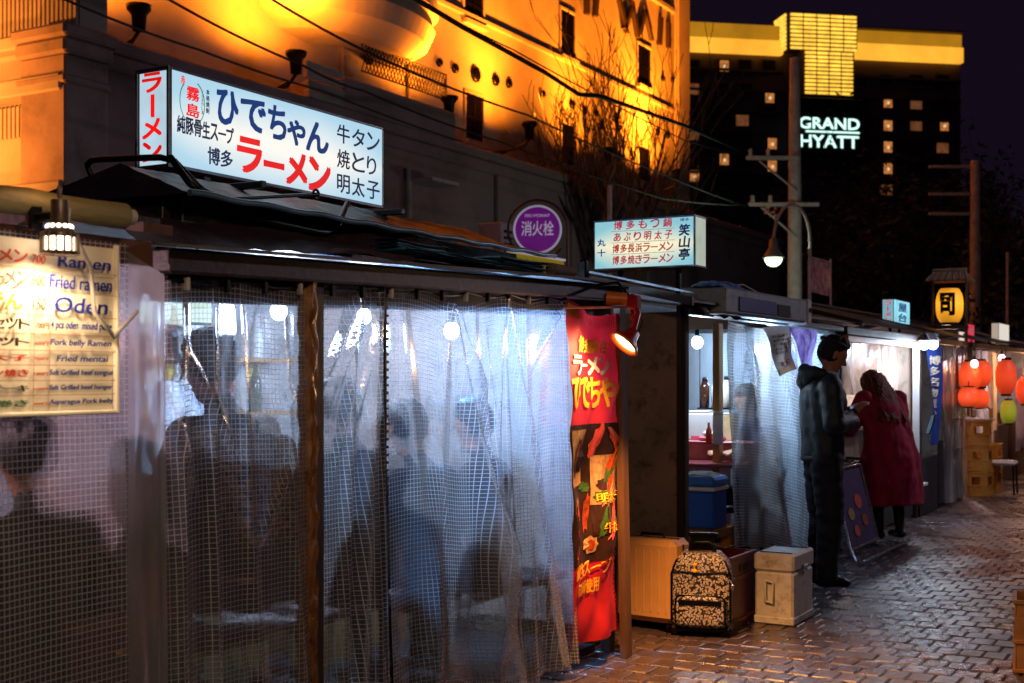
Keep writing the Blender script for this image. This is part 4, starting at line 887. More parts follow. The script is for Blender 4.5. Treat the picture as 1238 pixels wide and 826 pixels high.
# perforated clip lamp shining on the board
cp = PX(72, 290, -2.70); cl = thing('clip_lamp', 'perforated metal lamp with glowing slots hanging over the price board', 'lamp', (cp.x, cp.y, cp.z)); m_shade = pm('shade_metal', '#6f6256', .35, .7, scale=20)
b = B(); n = 28; prof = [(.021, .105), (.023, .10), (.023, .042), (.03, .036), (.04, .018)]; b.lathe(prof, n); b.lathe([(.0, .108), (.021, .105)], n)
for k in range(14):     # fins between the slots
    a = 2*math.pi*k/14; M = Matrix.Rotation(a, 4, 'Z'); b.box((.040, -.003, -.034), (.050, .003, .019), .001, M=M)
b.lathe([(.040, .018), (.043, .012), (.041, .006)], n); b.lathe([(.048, -.03), (.052, -.034), (.050, -.040), (.046, -.036)], n); b.lathe([(.006, .11), (.007, .14)], 8)
obj('shade', b, m_shade, cl)
b = B()
for k in range(12): a = 2*math.pi*(k+.5)/12; b.ell((.029*math.cos(a), .029*math.sin(a), .034), (.007, .007, .007), 8, 6)
obj('glow_hole', b, em('lamp_slots', (1, .75, .62), 5), cl); b = B(); b.lathe([(.036, .016), (.041, -.03), (0, -.034)], 20); obj('bulb', b, em('clip_bulb', (1, .72, .5), 14), cl)
lamp('clip_lamp_light', 'SPOT', (.0, 0, -.042), 13, (1, .68, .40), .03, None, 165, .5).parent = cl
lamp('clip_lamp_glow', 'POINT', (.0, 0, .16), .5, (1, .5, .25), .02).parent = cl
b = B(); b.tube([(.0, .0, .09), (-.02, .05, .085), (-.05, .07, .06), (-.06, .16, -.06), (-.07, .18, -.18), (-.065, .24, -.24), (-.08, .26, -.25), (-.09, .36, -.17)], .006, 7); obj('flex', b, m_int, cl)
b = B(); b.box((-.095, -.012, .05), (-.02, .012, .075), .004); b.box((-.10, -.02, .03), (-.085, .02, .1), .004); obj('clip', b, m_black, cl)
bulb((-4.1, 2.1, 1.72), (1, .6, .66), 70, 'pinkish bulb deep inside the nearest stall', strength=15)  # bulb added out of view, assumed from the pinkish glow behind the curtain
# ================================================================== stall 2 (main)
s2 = thing('food_stall', 'main food stall under the large blue and white ramen signboard', 'food stall', (-2.9, 4.3, 0), group='food stalls in the row')
ya = yy(190)+.005; ye = 6.24
shell(s2, ya, ye, side0=v_pink, side1=m_ply, skip=((False, True),))
yp0, yp1 = yy(366), yy(387); yz = yy(463); y4 = yy(684)
# corner posts and the tape-wrapped middle post
b = B(); b.box((-2.95, yp0+.035, 0), (-2.88, yp1, 1.87), .004); obj('post', b, m_post, s2, True)
b = B(); b.surf(lambda u, v: Vector((-2.872+.012*noise.noise(Vector((u*4, v*30, 3)))-(.05 if u < .12 else 0), yp0+(.05)*u+.004*math.sin(v*40), .0+1.87*v)), 8, 120); obj('tape_wrap', b, m_tape, s2, True, fix=False)
b = B(); b.box((-2.915, yz-.007, 0), (-2.885, yz+.007, 1.86), .003)
for k in range(60): b.box((-2.887, yz-.011, .05+k*.03), (-2.88, yz+.011, .06+k*.03))
obj('zip_strip', b, m_black, s2, True)
topz = 1.865
dip = lambda y: -.085*max(0, 1-(y-ya)/(y4-ya))
def dipped(b):
    b.v = [(x, y, z+dip(y)) for x, y, z in b.v]; return b
sheet('plastic_curtain', s2, v_main, ya+.01, yp0+.01, topz, .04, -2.895, [(.12, .05, .05, .06), (.33, .28, .045, .035), (.5, .62, .03, .04), (.8, .95, .035, .05)], 110, 80, 11, .03, .006, puck=[(.3, .22, .02, 1.0), (.85, .22, .02, -.5), (.75, .42, .022, -1.0), (.1, .3, .02, 1.2), (.5, .75, .012, 1.4)], ztop=lambda u: topz-.015+.012*math.sin(u*5)+dip(ya+u*(yp0-ya)))
sheet('plastic_curtain', s2, v_main, yp1+.002, yz-.008, topz, .04, -2.905, [(.95, .35, .09, .09), (.6, .15, .05, .08), (.85, .8, .05, .05), (.98, .9, .05, .06)], 60, 80, 12, .03, .007, ztop=lambda u: topz+dip(yp1+u*(yz-yp1)), puck=[(.3, .12, .035, 2.2), (.55, .1, .035, 2.0), (.7, .2, .03, 1.9), (.35, .3, .02, 1.9)])
sheet('plastic_curtain', s2, v_main, yz+.008, y4, topz, .06, -2.895, [(.30, .56, .11, .032, .8), (.30, .12, .05, .04), (.575, .42, .09, .035), (.60, .84, .10, .028, .8), (.06, .2, .04, .05), (.97, .96, .05, .03), (.42, .50, .06, .03, 1.3), (.585, .62, .05, .02), (.72, .7, .04, .03)], 170, 90, 13, .05, .005,
    puck=[(.42, .17, .04, 1.25), (.47, .32, .035, 1.35), (.9, .06, .04, -.75), (.5, .22, .03, 1.5), (.25, .5, .02, 1.4)],
    ztop=lambda u: topz-(.055*math.exp(-((u-.36)/.16)**2))-(.03*math.exp(-((u-.72)/.1)**2))-.02*u+dip(yz+u*(y4-yz)), zbf=lambda u: .05+.03*math.sin(u*9)+.04*(1-u))
# hem cord with ties along the top
b = B(); b.tube([(-2.885, ya+.02+(y4-ya-.02)*k/60, topz-.004-.02*abs(math.sin(k*.4))) for k in range(61)], .006, 6); obj('hem_cord', dipped(b), m_black, s2, True)
# eave
b = B(); b.box((-2.93, ya, 1.872), (-2.845, ye+.05, 1.949), .008); obj('eave_beam', dipped(b), m_fascia, s2, True)
b = B(); b.box((-2.99, ya+.05, 1.79), (-2.96, ye-.05, 1.963), .003); obj('light_stop_board', dipped(b), m_fascia, s2, True)  # added dark board, blocks the interior light showing through the eave gap
for k in range(6):
    b = B(); y0_ = ya-.03+k*(ye-ya+.1)/6; L_ = (ye-ya+.1)/6-.004
    b.prism([(-2.79, y0_, 1.945), (-2.79, y0_+L_, 1.945), (-3.42, y0_+L_, 2.015), (-3.42, y0_, 2.015)], (0, 0, .012)); obj('lower_roof_sheet', dipped(b), m_roofl, s2, True)
for k in range(15):
    y_ = ya+.1+k*(y4-ya-.15)/14; b = B(); b.box((-2.888, y_-.008, topz-.045), (-2.868, y_+.008, topz-.002), .003); obj('curtain_clip', dipped(b), m_black if k % 3 else m_int, s2, True)
YU = 3.42; yr0, yr1 = YU+.16, ye-.1       # the raised cover starts a little way along the stall
b = B(); b.box((-3.42, ya+.02, 1.99), (-5.0, ye, 2.02), .004); obj('flat_roof', b, m_roof, s2, True)
b = B(); b.box((-3.45, YU+.1, 2.021), (-3.40, ye-.2, 2.13), .004); b.box((-4.15, YU+.1, 2.021), (-4.10, ye-.2, 2.13), .004); b.box((-3.451, YU+.05, 2.021), (-4.1, YU+.099, 2.13), .004); b.box((-3.45, ye-.199, 2.021), (-4.1, ye-.15, 2.13), .004); obj('clerestory', b, m_roof, s2, True)
def slope(u, v):        # u along the street, v ridge to eave
    y = YU*(1-u)+(ye+.05)*u; yt = yr0*(1-u)+yr1*u; f = v
    return Vector((-3.78+.5*f, yt*(1-f)+y*f, 2.295-.165*f-.015*math.sin(f*3.1)+.012*noise.noise(Vector((u*9, v*4, 1)))+.004*noise.noise(Vector((u*50, v*20, 1)))))
b = B(); b.surf(slope, 120, 16); b.surf(lambda u, v: (lambda q: Vector((-7.56-q.x, q.y, q.z)))(slope(u, v)), 60, 10)
b.surf(lambda u, v: Vector((-3.28-1.0*u, YU, 2.13)).lerp(Vector((-3.78, yr0, 2.295)), 1-v)+Vector((0, 0, .012*noise.noise(Vector((u*5, v*6, 4))))), 16, 12)
obj('tarp_roof', b, m_roof, s2, True, fix=False)
b = B(); b.tube([Vector((-3.27, YU+(ye-YU)*k/40, 2.128+.004*math.sin(k*1.3))) for k in range(41)], .013, 8); obj('roof_edge_strip', b, pm('sign_lit_edge', '#5b7f96', .35, .3, var=.4, scale=10, stretch=(1, .2, 1)), s2, True)  # blue reflection of the signboard light is put into the edge colour
T0, T1, T2, T3 = Vector((-3.86, 3.38, 2.15)), Vector((-3.29, 5.0, 2.115)), Vector((-3.02, ya+.03, 1.895)), Vector((-3.10, 5.0, 1.99))
def skirt(u, v):
    p = T0.lerp(T1, u).lerp(T2.lerp(T3, u), v); return p+Vector((.3, -.3, .9))*(.022*noise.noise(Vector((u*6, v*3, 2)))+.012*noise.noise(Vector((u*20, v*9, 5)))+.02*math.sin(math.pi*v)*(1-u))
b = B(); b.surf(skirt, 60, 24); obj('tarp_skirt', b, pm('brown_tarp', '#33272a', .4, var=.5, scale=6, bump=.7, bscale=30, wear='#4d3b38'), s2, True, fix=False)
b = B(); b.prism([(-2.84, ya-.12, 1.90), (-2.84, ya+.0, 1.90), (-4.0, ya+.0, 2.08), (-4.0, ya-.12, 2.08)], (0, 0, .03)); obj('gable_board', b, m_brown, s2, True)
counter(s2, ya+.2, ye-.3, -3.95, .8)
bench(ya+.15, 4.6, -3.2, .55, 'wooden bench behind the left curtain of the main stall'); bench(4.75, 6.0, -3.2, .45, 'wooden bench behind the folded right curtain of the main stall')
b = B()
for z in (1.25, 1.55): b.box((-4.95, ya+.3, z), (-4.75, ye-.4, z+.02), .003)
obj('shelf', b, m_wood, s2, True)
m_bot = [pm('bottle_brown', '#3a1c0c', .1, spec=.8, bump=0), pm('bottle_green', '#123a20', .1, spec=.8, bump=0), pm('bottle_white', '#d5d5cc', .3, bump=0), pm('bottle_red', '#8a1a14', .25, bump=0)]
bprof = [(0, 0), (.036, 0), (.038, .01), (.038, .15), (.03, .19), (.013, .22), (.013, .27), (0, .27)]
bmes = []
for m in m_bot: q = B(); q.lathe(bprof, 12); me = q.mesh('bottle'); me.materials.append(m); bmes.append(me)
for k in range(16):
    z = (1.27, 1.57)[k % 2]; y = ya+.5+(k//2)*.32+rnd.uniform(-.05, .05); o = bpy.data.objects.new('bottle', bmes[rnd.randrange(4)]); COL.objects.link(o); o.location = (-4.85, y, z)
    tag(o, 'glass bottle on the back shelves inside the main stall, blurred by the vinyl', 'bottle', 'bottles on the shelf of the main stall')
m_strip = [pm('menu_strip_white', '#e6e2d6', .6, bump=0), pm('menu_strip_red', '#c2382a', .6, bump=0), pm('menu_strip_yellow', '#dcbc3a', .6, bump=0)]
for k in range(12):
    b = B(); y = ya+.35+k*.22; b.box((-4.968, y, 1.38), (-4.962, y+.09, 1.54)); obj('menu_strip', b, m_strip[k % 3], s2, True)
p = PX(337, 376, -3.9); bulb(tuple(p), (.6, .76, 1), 88, 'bright white bulb behind the left curtain of the main stall')
p = PX(546, 400, -3.52); bulb(tuple(p), (.2, .48, 1), 130, 'bright blue-white bulb behind the folded right curtain of the main stall')
p = PX(440, 380, -4.2); bulb((p.x, p.y, 1.8), (.6, .7, 1), 34, 'bulb over the counter, deep in the main stall')
b = B(); p = PX(238, 368, -3.5); t = thing('menu_light', 'pale greenish menu light near the top left of the main stall', 'lit menu box', tuple(p)); b.box((-.015, -.07, -.08), (.015, .07, .08), .006); obj('box', b, m_white_p, t); b = B(); b.box((.0155, -.062, -.07), (.017, .062, .07)); obj('face', b, em('panel_green', (.75, 1, .85), 2.2), t); b = B(); b.tube([(0, 0, .08), (0, 0, .4)], .004, 6); obj('cord', b, m_black, t)
# guests of the main stall
m_fur = leopard_mat('leopard_fur', '#a8825e', '#1d120c', 45, .8)
pr = person('guest in navy with leopard fur collar, back turned, left curtain of the main stall', (-3.13, 3.56, .02), R(88), seated(.64, .12), [m_skin, m_navy, m_blackc], .016, 'short')
pr.scale = (1.12, 1.05, 1.06)
s = B(); [cap_mesh(s, (.2*math.cos(a), .08+.13*math.sin(a), 1.12+.03*math.sin(a*2)), .055, (.2*math.cos(a+.5), .08+.13*math.sin(a+.5), 1.12+.03*math.sin((a+.5)*2)), .055) for a in [k*.5236 for k in range(12)]]
for x in (-.12, -.04, .04, .12): cap_mesh(s, (x, -.05, 1.12), .05, (x*.7, -.13, .84), .045)
obj('fur_collar', remesh(s, .012, 2, 'fur_collar'), m_fur, pr, fix=False)
jacket(pr, m_navy, [(.25, .58), (.26, .7), (.25, .85), (.245, 1.0), (.21, 1.1), (.13, 1.2)], .68, .012, [((-.2, .08, 1.1), .075, (-.26, .16, .87), .07), ((.2, .08, 1.1), .075, (.26, .16, .87), .07)], cyf=lambda z: .05)
s = B(); s.tube([Vector((.225*math.cos(a), .05+.16*math.sin(a), .70+.012*math.cos(a*2))) for a in [math.pi+math.pi*k/16 for k in range(17)]], .014, 8); obj('waist_band', s, pm('pink_knit', '#b06a66', .8), pr)
person('guest in a red jumper, left of the fur-collared guest in the main stall', (-3.3, 3.16, .02), R(80), seated(.52, .1), [m_skin, pm('red_jumper', '#8c1a1c', .8, bump=.4), m_blackc], .022, 'short')
person('dark-haired guest behind the zip strip of the main stall', (-3.14, 4.32, .02), R(95), seated(.55, .1), [m_skin, m_blackc, m_blackc], .022, 'short')
person('guest in a black coat, left of two behind the folded right curtain', (-3.12, 4.84, .02), R(85), seated(.45, .14), [m_skin, m_blackc, m_blackc], .02, 'short')
person('guest in a tan jacket, right of two behind the folded right curtain', (-3.13, 5.36, .02), R(100), seated(.45, .08), [m_skin, m_tan, m_blackc], .02, 'short')
person('cook in a white top standing behind the counter of the main stall', (-4.5, 4.7, .02), -R(80), standing(.99), [m_skin, pm('cook_white', '#c9cdd4', .8), m_blackc], .022, 'cap', pm('white_cap', '#d5d8dd', .8))
# ================================================================== big ramen signboard on the main stall
XG = -3.9; gy0, gy1 = yy(205, XG), yy(463, XG); gz0, gz1 = 2.352, 2.766
def lightface(name, col0, col1, s0, s1, axis_len, horiz=1):
    s = N(name); tc = s.n('ShaderNodeTexCoord'); sp = s.n('ShaderNodeSeparateXYZ'); s.l(tc.outputs['Generated'], sp.inputs[0])
    e = s.n('ShaderNodeEmission')       # tubes run lengthwise inside: brightest along them, cooler at the ends
    a = s.math('ABSOLUTE', s.math('SUBTRACT', sp.outputs[2], .45)); g = s.math('ABSOLUTE', s.math('SUBTRACT', sp.outputs[horiz], .48))
    k = s.math('ADD', s.math('MULTIPLY', a, 1.1), s.math('MULTIPLY', s.math('POWER', g, 2.0), 1.3)); k = s.math('ADD', k, s.math('MULTIPLY', s.math('SUBTRACT', s.noise(1.6, 3), .5), .35))
    s.l(s.ramp(k, [(.12, col0), (.62, col1)]), e.inputs[0]); mr = s.n('ShaderNodeMapRange'); s.l(k, mr.inputs[0]); mr.inputs[1].default_value = .1; mr.inputs[2].default_value = .7; mr.inputs[3].default_value = s0; mr.inputs[4].default_value = s1; s.l(mr.outputs[0], e.inputs[1])
    s.l(e.outputs[0], s.out.inputs[0]); MATS[name] = s.m; return s.m
sg = thing('lit_signboard', 'large lit signboard on the main stall roof, reading ひでちゃん ラーメン in blue and red', 'signboard', (XG-.1, (gy0+gy1)/2, gz0), group='lit signboards on the stall roofs')
XK = XG-.19; m_alu = pm('sign_frame', '#5a6066', .35, .8, scale=20)
b = B(); b.box((XK+.002, gy0+.002, gz0+.002), (XG-.004, gy1-.002, gz1-.002)); obj('box', b, pm('sign_box', '#8f9aa2', .5), sg, True)
b = B(); b.box((XG-.004, gy0+.012, gz0+.01), (XG, gy1-.008, gz1-.008)); obj('front_face', b, lightface('sign_face', (1, .97, .9), (.52, .80, .98), 1.0, .85, 1), sg, True)
b = B(); b.box((XK+.02, gy0-.002, gz0+.01), (XG-.02, gy0+.004, gz1-.012)); obj('end_face', b, em('sign_end', (.62, .85, 1), .85, .25, 4), sg, True)
b = B()
for X in (XK-.004, XG-.012):
    b.box((X, gy0-.008, gz0), (X+.016, gy0+.012, gz1), .002)
b.box((XK-.004, gy0-.0075, gz1-.012), (XG+.003, gy0+.012, gz1+.006), .002); b.box((XK-.004, gy0-.0075, gz0-.006), (XG+.003, gy0+.012, gz0+.01), .002)
b.box((XG-.012, gy0+.013, gz1-.008), (XG+.003, gy1, gz1+.005), .002); b.box((XG-.012, gy0+.013, gz0-.005), (XG+.003, gy1, gz0+.01), .002); b.box((XG-.012, gy1-.008, gz0+.011), (XG+.0025, gy1+.004, gz1-.009), .002); obj('edge_frame', b, m_alu, sg, True)
ink = lambda n, c, e: pm(n, c, .5, var=.05, bump=0, emit=c, estr=e)
n_blue = ink('sign_blue', '#0f3f86', .5); n_navy = ink('sign_navy', '#0c1f50', .4); n_red = ink('sign_red', '#e01410', .85); n_green = ink('sign_green', '#2a8a5a', .6)
GW, GH = gy1-gy0, gz1-gz0; uo = lambda px: (yy(px, XG)-gy0)/GW
fm = lambda u, v: Vector((XG+.003, gy0+GW*u, gz0+GH*v))
S = {k: B() for k in ('blue', 'navy', 'red', 'green')}
for ch, a_, c_, lo_, hi_ in (('ひ', 262, 287, .56, .92), ('で', 291, 320, .56, .90), ('ち', 324, 345, .54, .90), ('ゃ', 347, 368, .52, .80), ('ん', 370, 396, .50, .84)): text(S['blue'], ch, (uo(a_), lo_, uo(c_), hi_), fm, bold=.03)
for ch, a_, c_, lo_, hi_ in (('ラ', 287, 315, .10, .46), ('ー', 319, 342, .2, .27), ('メ', 346, 370, .07, .42), ('ン', 373, 398, .05, .42)): text(S['red'], ch, (uo(a_), lo_, uo(c_), hi_), fm, bold=.045)
row_text(S['navy'], '純豚骨生スープ', uo(213), uo(282), .36, .53, fm, gap=.08, bold=.025); row_text(S['navy'], '博多', uo(250), uo(281), .10, .28, fm, gap=.08, bold=.02)
for r_, s_t in enumerate(('牛タン', '焼とり', '明太子')):
    for c_, ch in enumerate(s_t): a_ = (407, 425, 443)[c_]; text(S['navy'], ch, (uo(a_), .68-.3*r_, uo(a_+(15 if ch != 'り' else 11)), .9-.3*r_), fm, bold=.012)
col_text(S['red'], '霧島', uo(225), uo(240), .87, .53, fm, bold=.02); text(S['red'], '赤', (uo(218), .86, uo(223), .95), fm); col_text(S['navy'], '本格焼酎', uo(248.5), uo(252.5), .88, .62, fm, pad=.06); col_text(S['green'], 'くろきりしま', uo(243), uo(245.2), .85, .6, fm, pad=.06)
ci, cj = uo(232), .70
for k in range(44):
    a0_, a1_ = 2*math.pi*k/44, 2*math.pi*(k+1)/44
    if 1.0 < a0_ < 2.2: continue
    th = .5+.5*abs(math.sin(a0_*.5+.8)); q = lambda a, s_: fm(ci+s_*.050*math.cos(a), cj+s_*.235*math.sin(a)); S['green'].add([q(a0_, 1), q(a1_, 1), q(a1_, 1-.07*th), q(a0_, 1-.07*th)], [(0, 1, 2, 3)])
fe = lambda u, v: Vector((XK+.02+(XG-XK-.04)*u, gy0-.006, gz0+GH*v))
for k, ch in enumerate('ラーメン'):
    a_ = .77-.235*k
    if ch == 'ー': text(S['red'], 'l', (.46, a_-.02, .6, a_+.2), fe, bold=.03)
    else: text(S['red'], ch, (.14, a_, .86, a_+.19), fe, bold=.035)
for k, m in (('blue', n_blue), ('navy', n_navy), ('red', n_red), ('green', n_green)): obj('lettering', S[k], m, sg, True, fix=False)
lamp('signboard_glow', 'POINT', (XG+.28, (gy0+gy1)/2-.3, gz0+.12), 1.2, (.5, .75, 1), .2, parent=sg)
for y in (gy0+.25, gy1-.25):
    for X_ in (XK+.03, XG-.06): b = B(); b.box((X_, y-.02, 2.301), (X_+.04, y+.02, gz0-.007), .003); obj('bracket', b, m_black, sg, True)
    b = B(); b.box((XK-.1, y-.015, 2.27), (XG+.3, y+.015, 2.30), .003); obj('cross_bar', b, m_black, sg, True)
rk = thing('roof_rack', 'bent black pipe rack around the base of the large ramen signboard', 'pipe rack', (-3.6, 4.3, 2.2))
def rtube(p, r=.013):
    b = B(); pts = [PX(*q) for q in p]; out = []
    for i in range(len(pts)-1):
        a = pts[i]; c = pts[i+1]; out += [a.lerp(c, .12), a.lerp(c, .88)]
    b.tube([pts[0]]+out+[pts[-1]], r, 8); obj('pipe', b, m_black, rk, True)
rtube([(124, 240, -4.1), (105, 200, -4.15), (112, 193, -4.1), (206, 190, -3.5), (243, 229, -3.42), (262, 239, -3.42)])
rtube([(262, 239, -3.42), (272, 241, -3.42), (384, 235, -3.5)], .008)
rtube([(206, 190, -3.5), (232, 226, -3.36), (300, 262, -3.34), (393, 282, -3.34), (408, 274, -3.38), (420, 246, -3.55)])
b = B(); c_ = PX(382, 235, -3.5); b.tube([c_+Vector((0, .02*math.cos(a), .02*math.sin(a))) for a in [2*math.pi*k/12 for k in range(13)]], .006, 6); obj('ring', b, m_black, rk, True)
for px in (232, 312, 395):
    b = B(); a = PX(px, 236+(px-232)*.27, -3.38); b.box((-3.39, a.y-.02, 2.11), (-3.35, a.y+.02, a.z), .003); obj('foot', b, m_black, rk, True)
# folded tarps lying on the eave
m_tb = [pm('tarp_blue', '#3d7fa0', .5, var=.3, scale=14, bump=.6), pm('tarp_pale', '#6f9fb8', .5, var=.3, scale=14, bump=.6), pm('tarp_teal', '#24506a', .5, var=.3, scale=12, bump=.5)]
def folded(px0, px1, z, n, lab, X=-2.83, w_=.14, hh=.012):
    a, c = yy(px0, X), yy(px1, X); t = thing('folded_tarp', lab, 'tarp', (X, (a+c)/2, z), group='folded tarps lying on the eave'); h = (c-a)/2
    for k in range(n):
        b = B(); o = rnd.uniform(-.012, .012); pr_ = []
        b.surf(lambda u, v: Vector((w_*(.5-abs(v*2-1) if False else 0)+(-w_+o+ (w_)*math.sin(math.pi*min(1, max(0, v)))**.5), -h+o*2+2*h*u, k*hh*1.05+hh*(v)+.003*noise.noise(Vector((u*14, v*3, k)))+.004*math.sin(u*5+k))), 30, 8)
        b.box((-w_, -h+abs(o), k*hh*1.05+.001), (o-.012, h-abs(o), k*hh*1.05+hh*.8), .004); obj('layer', b, m_tb[(k+n) % 3], t, fix=False)
folded(486, 545, 1.962, 3, 'longest folded blue tarp at the left end of the bundle on the main stall eave', hh=.014)
folded(535, 602, 1.955, 2, 'middle folded blue tarp on the main stall eave')
folded(603, 664, 1.950, 4, 'neat stack of pale blue folded sheets under the hydrant sign', hh=.013)
t = thing('rolled_mat', 'short rolled brown mat at the right end of the folded tarps', 'rolled mat', (-2.85, yy(679, -2.85), 1.98)); b = B(); b.tube([(0, -.11, 0), (0, .11, 0)], [.03, .028], 14); obj('roll', b, pm('mat_brown', '#6a5a4c', .8, bump=.5), t)
# red banner beside the main stall
XN = -2.83; ny0, ny1 = yy(687, XN), yy(751, XN); nz0, nz1 = .14, 1.845
def nf(u, v, off=0):
    t_ = 1-v; d = .022*math.sin(u*9+t_*2.5)+.035*noise.noise(Vector((u*2.5, t_*5, 8)))+.022*noise.noise(Vector((u*7+t_*3, t_*9, 2)))
    drop = .055*math.sin(math.pi*min(1, u*1.05))*max(0, 1-t_*6)+.03*u*max(0, 1-t_*5)
    return Vector((XN+d+off, ny0+(ny1-ny0)*u+.01*math.sin(t_*7)*u, nz0+(nz1-nz0)*v-drop))
bn = thing('shop_banner', 'tall red cloth banner with yellow brush lettering and food pictures beside the main stall', 'banner', (XN, (ny0+ny1)/2, nz0))
b = B(); b.surf(lambda u, v: nf(u, v), 70, 220); obj('cloth', b, cloth_mat('banner_red', (.62, .012, .016), .35, .3, 5), bn, True, fix=False)
b = B(); b.surf(lambda u, v: nf(u*.12, .955+.035*v, .003), 3, 3)
for k in range(46): u = .015+k*.0213; b.add([nf(u, .985, .004), nf(u+.006, .985, .004), nf(u+.006, .955, .004), nf(u, .955, .004)], [(0, 1, 2, 3)])
obj('top_stitching', b, pm('stitch', '#d98a3a', .7), bn, True, fix=False)
nm = lambda u, v: nf(u, v, .008)
n_y = pm('banner_yellow', '#f0b31a', .55, var=.1, bump=0); n_w = pm('banner_white', '#efe3cc', .55, var=.1, bump=0); n_dk = pm('banner_dark', '#2a120e', .6, bump=0)
by, bw = B(), B()
row_text(by, '博多屋台', .12, .72, .855, .905, nm, bold=.03); row_text(bw, 'ラーメン', .05, .74, .785, .84, nm, bold=.04); row_text(by, 'ひでちゃん', -.0, .94, .69, .775, nm, bold=.035, gap=.02)
row_text(by, '明太子', .5, .96, .405, .432, nm, bold=.02); row_text(by, '牛たん', .55, .9, .315, .345, nm, bold=.02); row_text(by, '純生スープ', .02, .66, .198, .238, nm, bold=.03, rot=.05); row_text(by, '自家麺使用', .08, .52, .145, .185, nm, bold=.03)
obj('yellow_lettering', by, n_y, bn, True, fix=False); obj('white_lettering', bw, n_w, bn, True, fix=False)
m_dish = [pm('food_orange', '#9c3c14', .5, var=.6, scale=30, bump=0), pm('food_cream', '#a98258', .5, var=.6, scale=25, bump=0), pm('food_green', '#31521e', .5, var=.5, scale=40, bump=0), pm('food_dark', '#2c150f', .5, var=.5, scale=30, bump=0), pm('food_pink', '#c7443f', .5, var=.5, scale=30, bump=0)]
def patch(u0, v0, u1, v1, mat, off, rr=1.0, n=16, rot=0):      # a printed flat picture element on the cloth
    b = B(); cu, cv = (u0+u1)/2, (v0+v1)/2; ru, rv = (u1-u0)/2, (v1-v0)/2; P = [nf(cu, cv, off)]
    for k in range(n): a = 2*math.pi*k/n; k_ = 1+.16*math.sin(k*2.7+u0*9); x, y = ru*math.cos(a)*k_, rv*math.sin(a)*k_; P.append(nf(cu+x*math.cos(rot)-y*math.sin(rot), cv+(x*math.sin(rot)+y*math.cos(rot)), off))
    b.add(P, [(0, 1+k, 1+(k+1) % n) for k in range(n)]); obj('printed_picture', b, mat, bn, True, fix=False)
def rect(u0, v0, u1, v1, mat, off):
    b = B(); b.surf(lambda u, v: nf(u0+(u1-u0)*u, v0+(v1-v0)*v, off), 24, 18); obj('printed_panel', b, mat, bn, True, fix=False)
rect(.0, .235, .97, .64, m_dish[3], .0025); rect(.44, .40, .95, .545, m_dish[1], .0045); rect(.02, .46, .34, .625, m_dish[1], .0045); rect(.44, .31, .95, .392, m_dish[3], .0045); rect(.0, .24, .28, .45, m_dish[3], .0045)  # food print; the widest dark panel also paints in the dimmer lower banner
for q in ((.08, .49, .36, .60, 3, .006), (.13, .51, .3, .585, 0, .007), (.16, .535, .26, .56, 1, .008), (.55, .43, .85, .52, 0, .006, .5), (.6, .49, .95, .535, 2, .007, .3), (.48, .41, .68, .44, 2, .007), (.52, .44, .7, .475, 3, .0065), (.5, .33, .68, .385, 2, .006, .6), (.6, .325, .88, .385, 4, .007, .4), (.02, .36, .24, .43, 1, .006), (.05, .375, .18, .41, 4, .007), (.02, .27, .22, .35, 4, .006, .5), (.08, .29, .18, .33, 0, .007), (.3, .44, .42, .47, 2, .006), (.4, .56, .62, .62, 4, .006, .4), (.66, .56, .92, .61, 0, .006, -.3), (.3, .26, .5, .31, 1, .006), (.34, .27, .46, .3, 0, .0075), (.62, .25, .9, .30, 4, .006, .3), (.3, .34, .44, .42, 0, .006, .7), (.72, .345, .86, .37, 2, .008)):
    patch(*q[:4], m_dish[q[4]], q[5], rot=q[6] if len(q) > 6 else 0)
b = B()
for k in range(70): v = .02+k*.0132; b.add([nf(.965, v, .004), nf(.99, v, .004), nf(.99, v+.005, .004), nf(.965, v+.005, .004)], [(0, 1, 2, 3)])
obj('edge_print', b, n_dk, bn, True, fix=False)
t = thing('banner_post', 'weathered wooden post standing on the pavement right of the red banner', 'post'); f = G(758, 789); f.x = -2.80; f.y = yy(757, -2.80)
t.location = f; b = B(); top = PX(749, 372, -2.80)-f; sx = .02
b.prism([(-.018, -.035, 0), (.018, -.035, 0), (.018, .035, 0), (-.018, .035, 0)], tuple(top)); obj('shaft', b, pm('post_wood', '#5a3c24', .7, var=.5, scale=10, stretch=(1, 1, .1), bump=.5), t)
# red clamp floodlight shining on the banner
hp_ = PX(757, 413, -2.62); hl = thing('banner_lamp', 'red-armed floodlight with an orange rim shining on the red banner', 'lamp', tuple(hp_)); m_rl = pm('lamp_red', '#a01418', .35, var=.25, bump=.1); m_or = pm('lamp_orange', '#d9731c', .4, var=.2, bump=.05)
ax = Vector((-.42, -.55, -.72)).normalized(); M = ax.to_track_quat('Z', 'Y').to_matrix().to_4x4(); b = B(); b.lathe([(0, -.07), (.03, -.068), (.04, -.03), (.07, .0), (.078, .012)], 24, M=M); obj('reflector', b, m_rl, hl)
b = B(); b.lathe([(.062, .004), (.078, .01), (.084, .018), (.078, .024), (.064, .014), (.062, .004)], 24, M=M); obj('rim', b, m_or, hl); b = B(); b.lathe([(0, .002), (.062, .004)], 24, M=M); obj('lens', b, em('halogen', (1, .72, .42), 16), hl, fix=False)
b = B(); b.tube([-ax*.06, Vector((.02, .04, .06)), Vector((.03, .075, .14)), Vector((.0, .09, .19))], [.026, .018, .016, .016], 10); b.tube([Vector((.01, .05, .12)), Vector((-.01, .1, .14)), Vector((-.02, .12, .24))], .012, 8); b.box((-.03, .06, .16), (.03, .12, .23), .008); obj('arm', b, m_rl, hl)
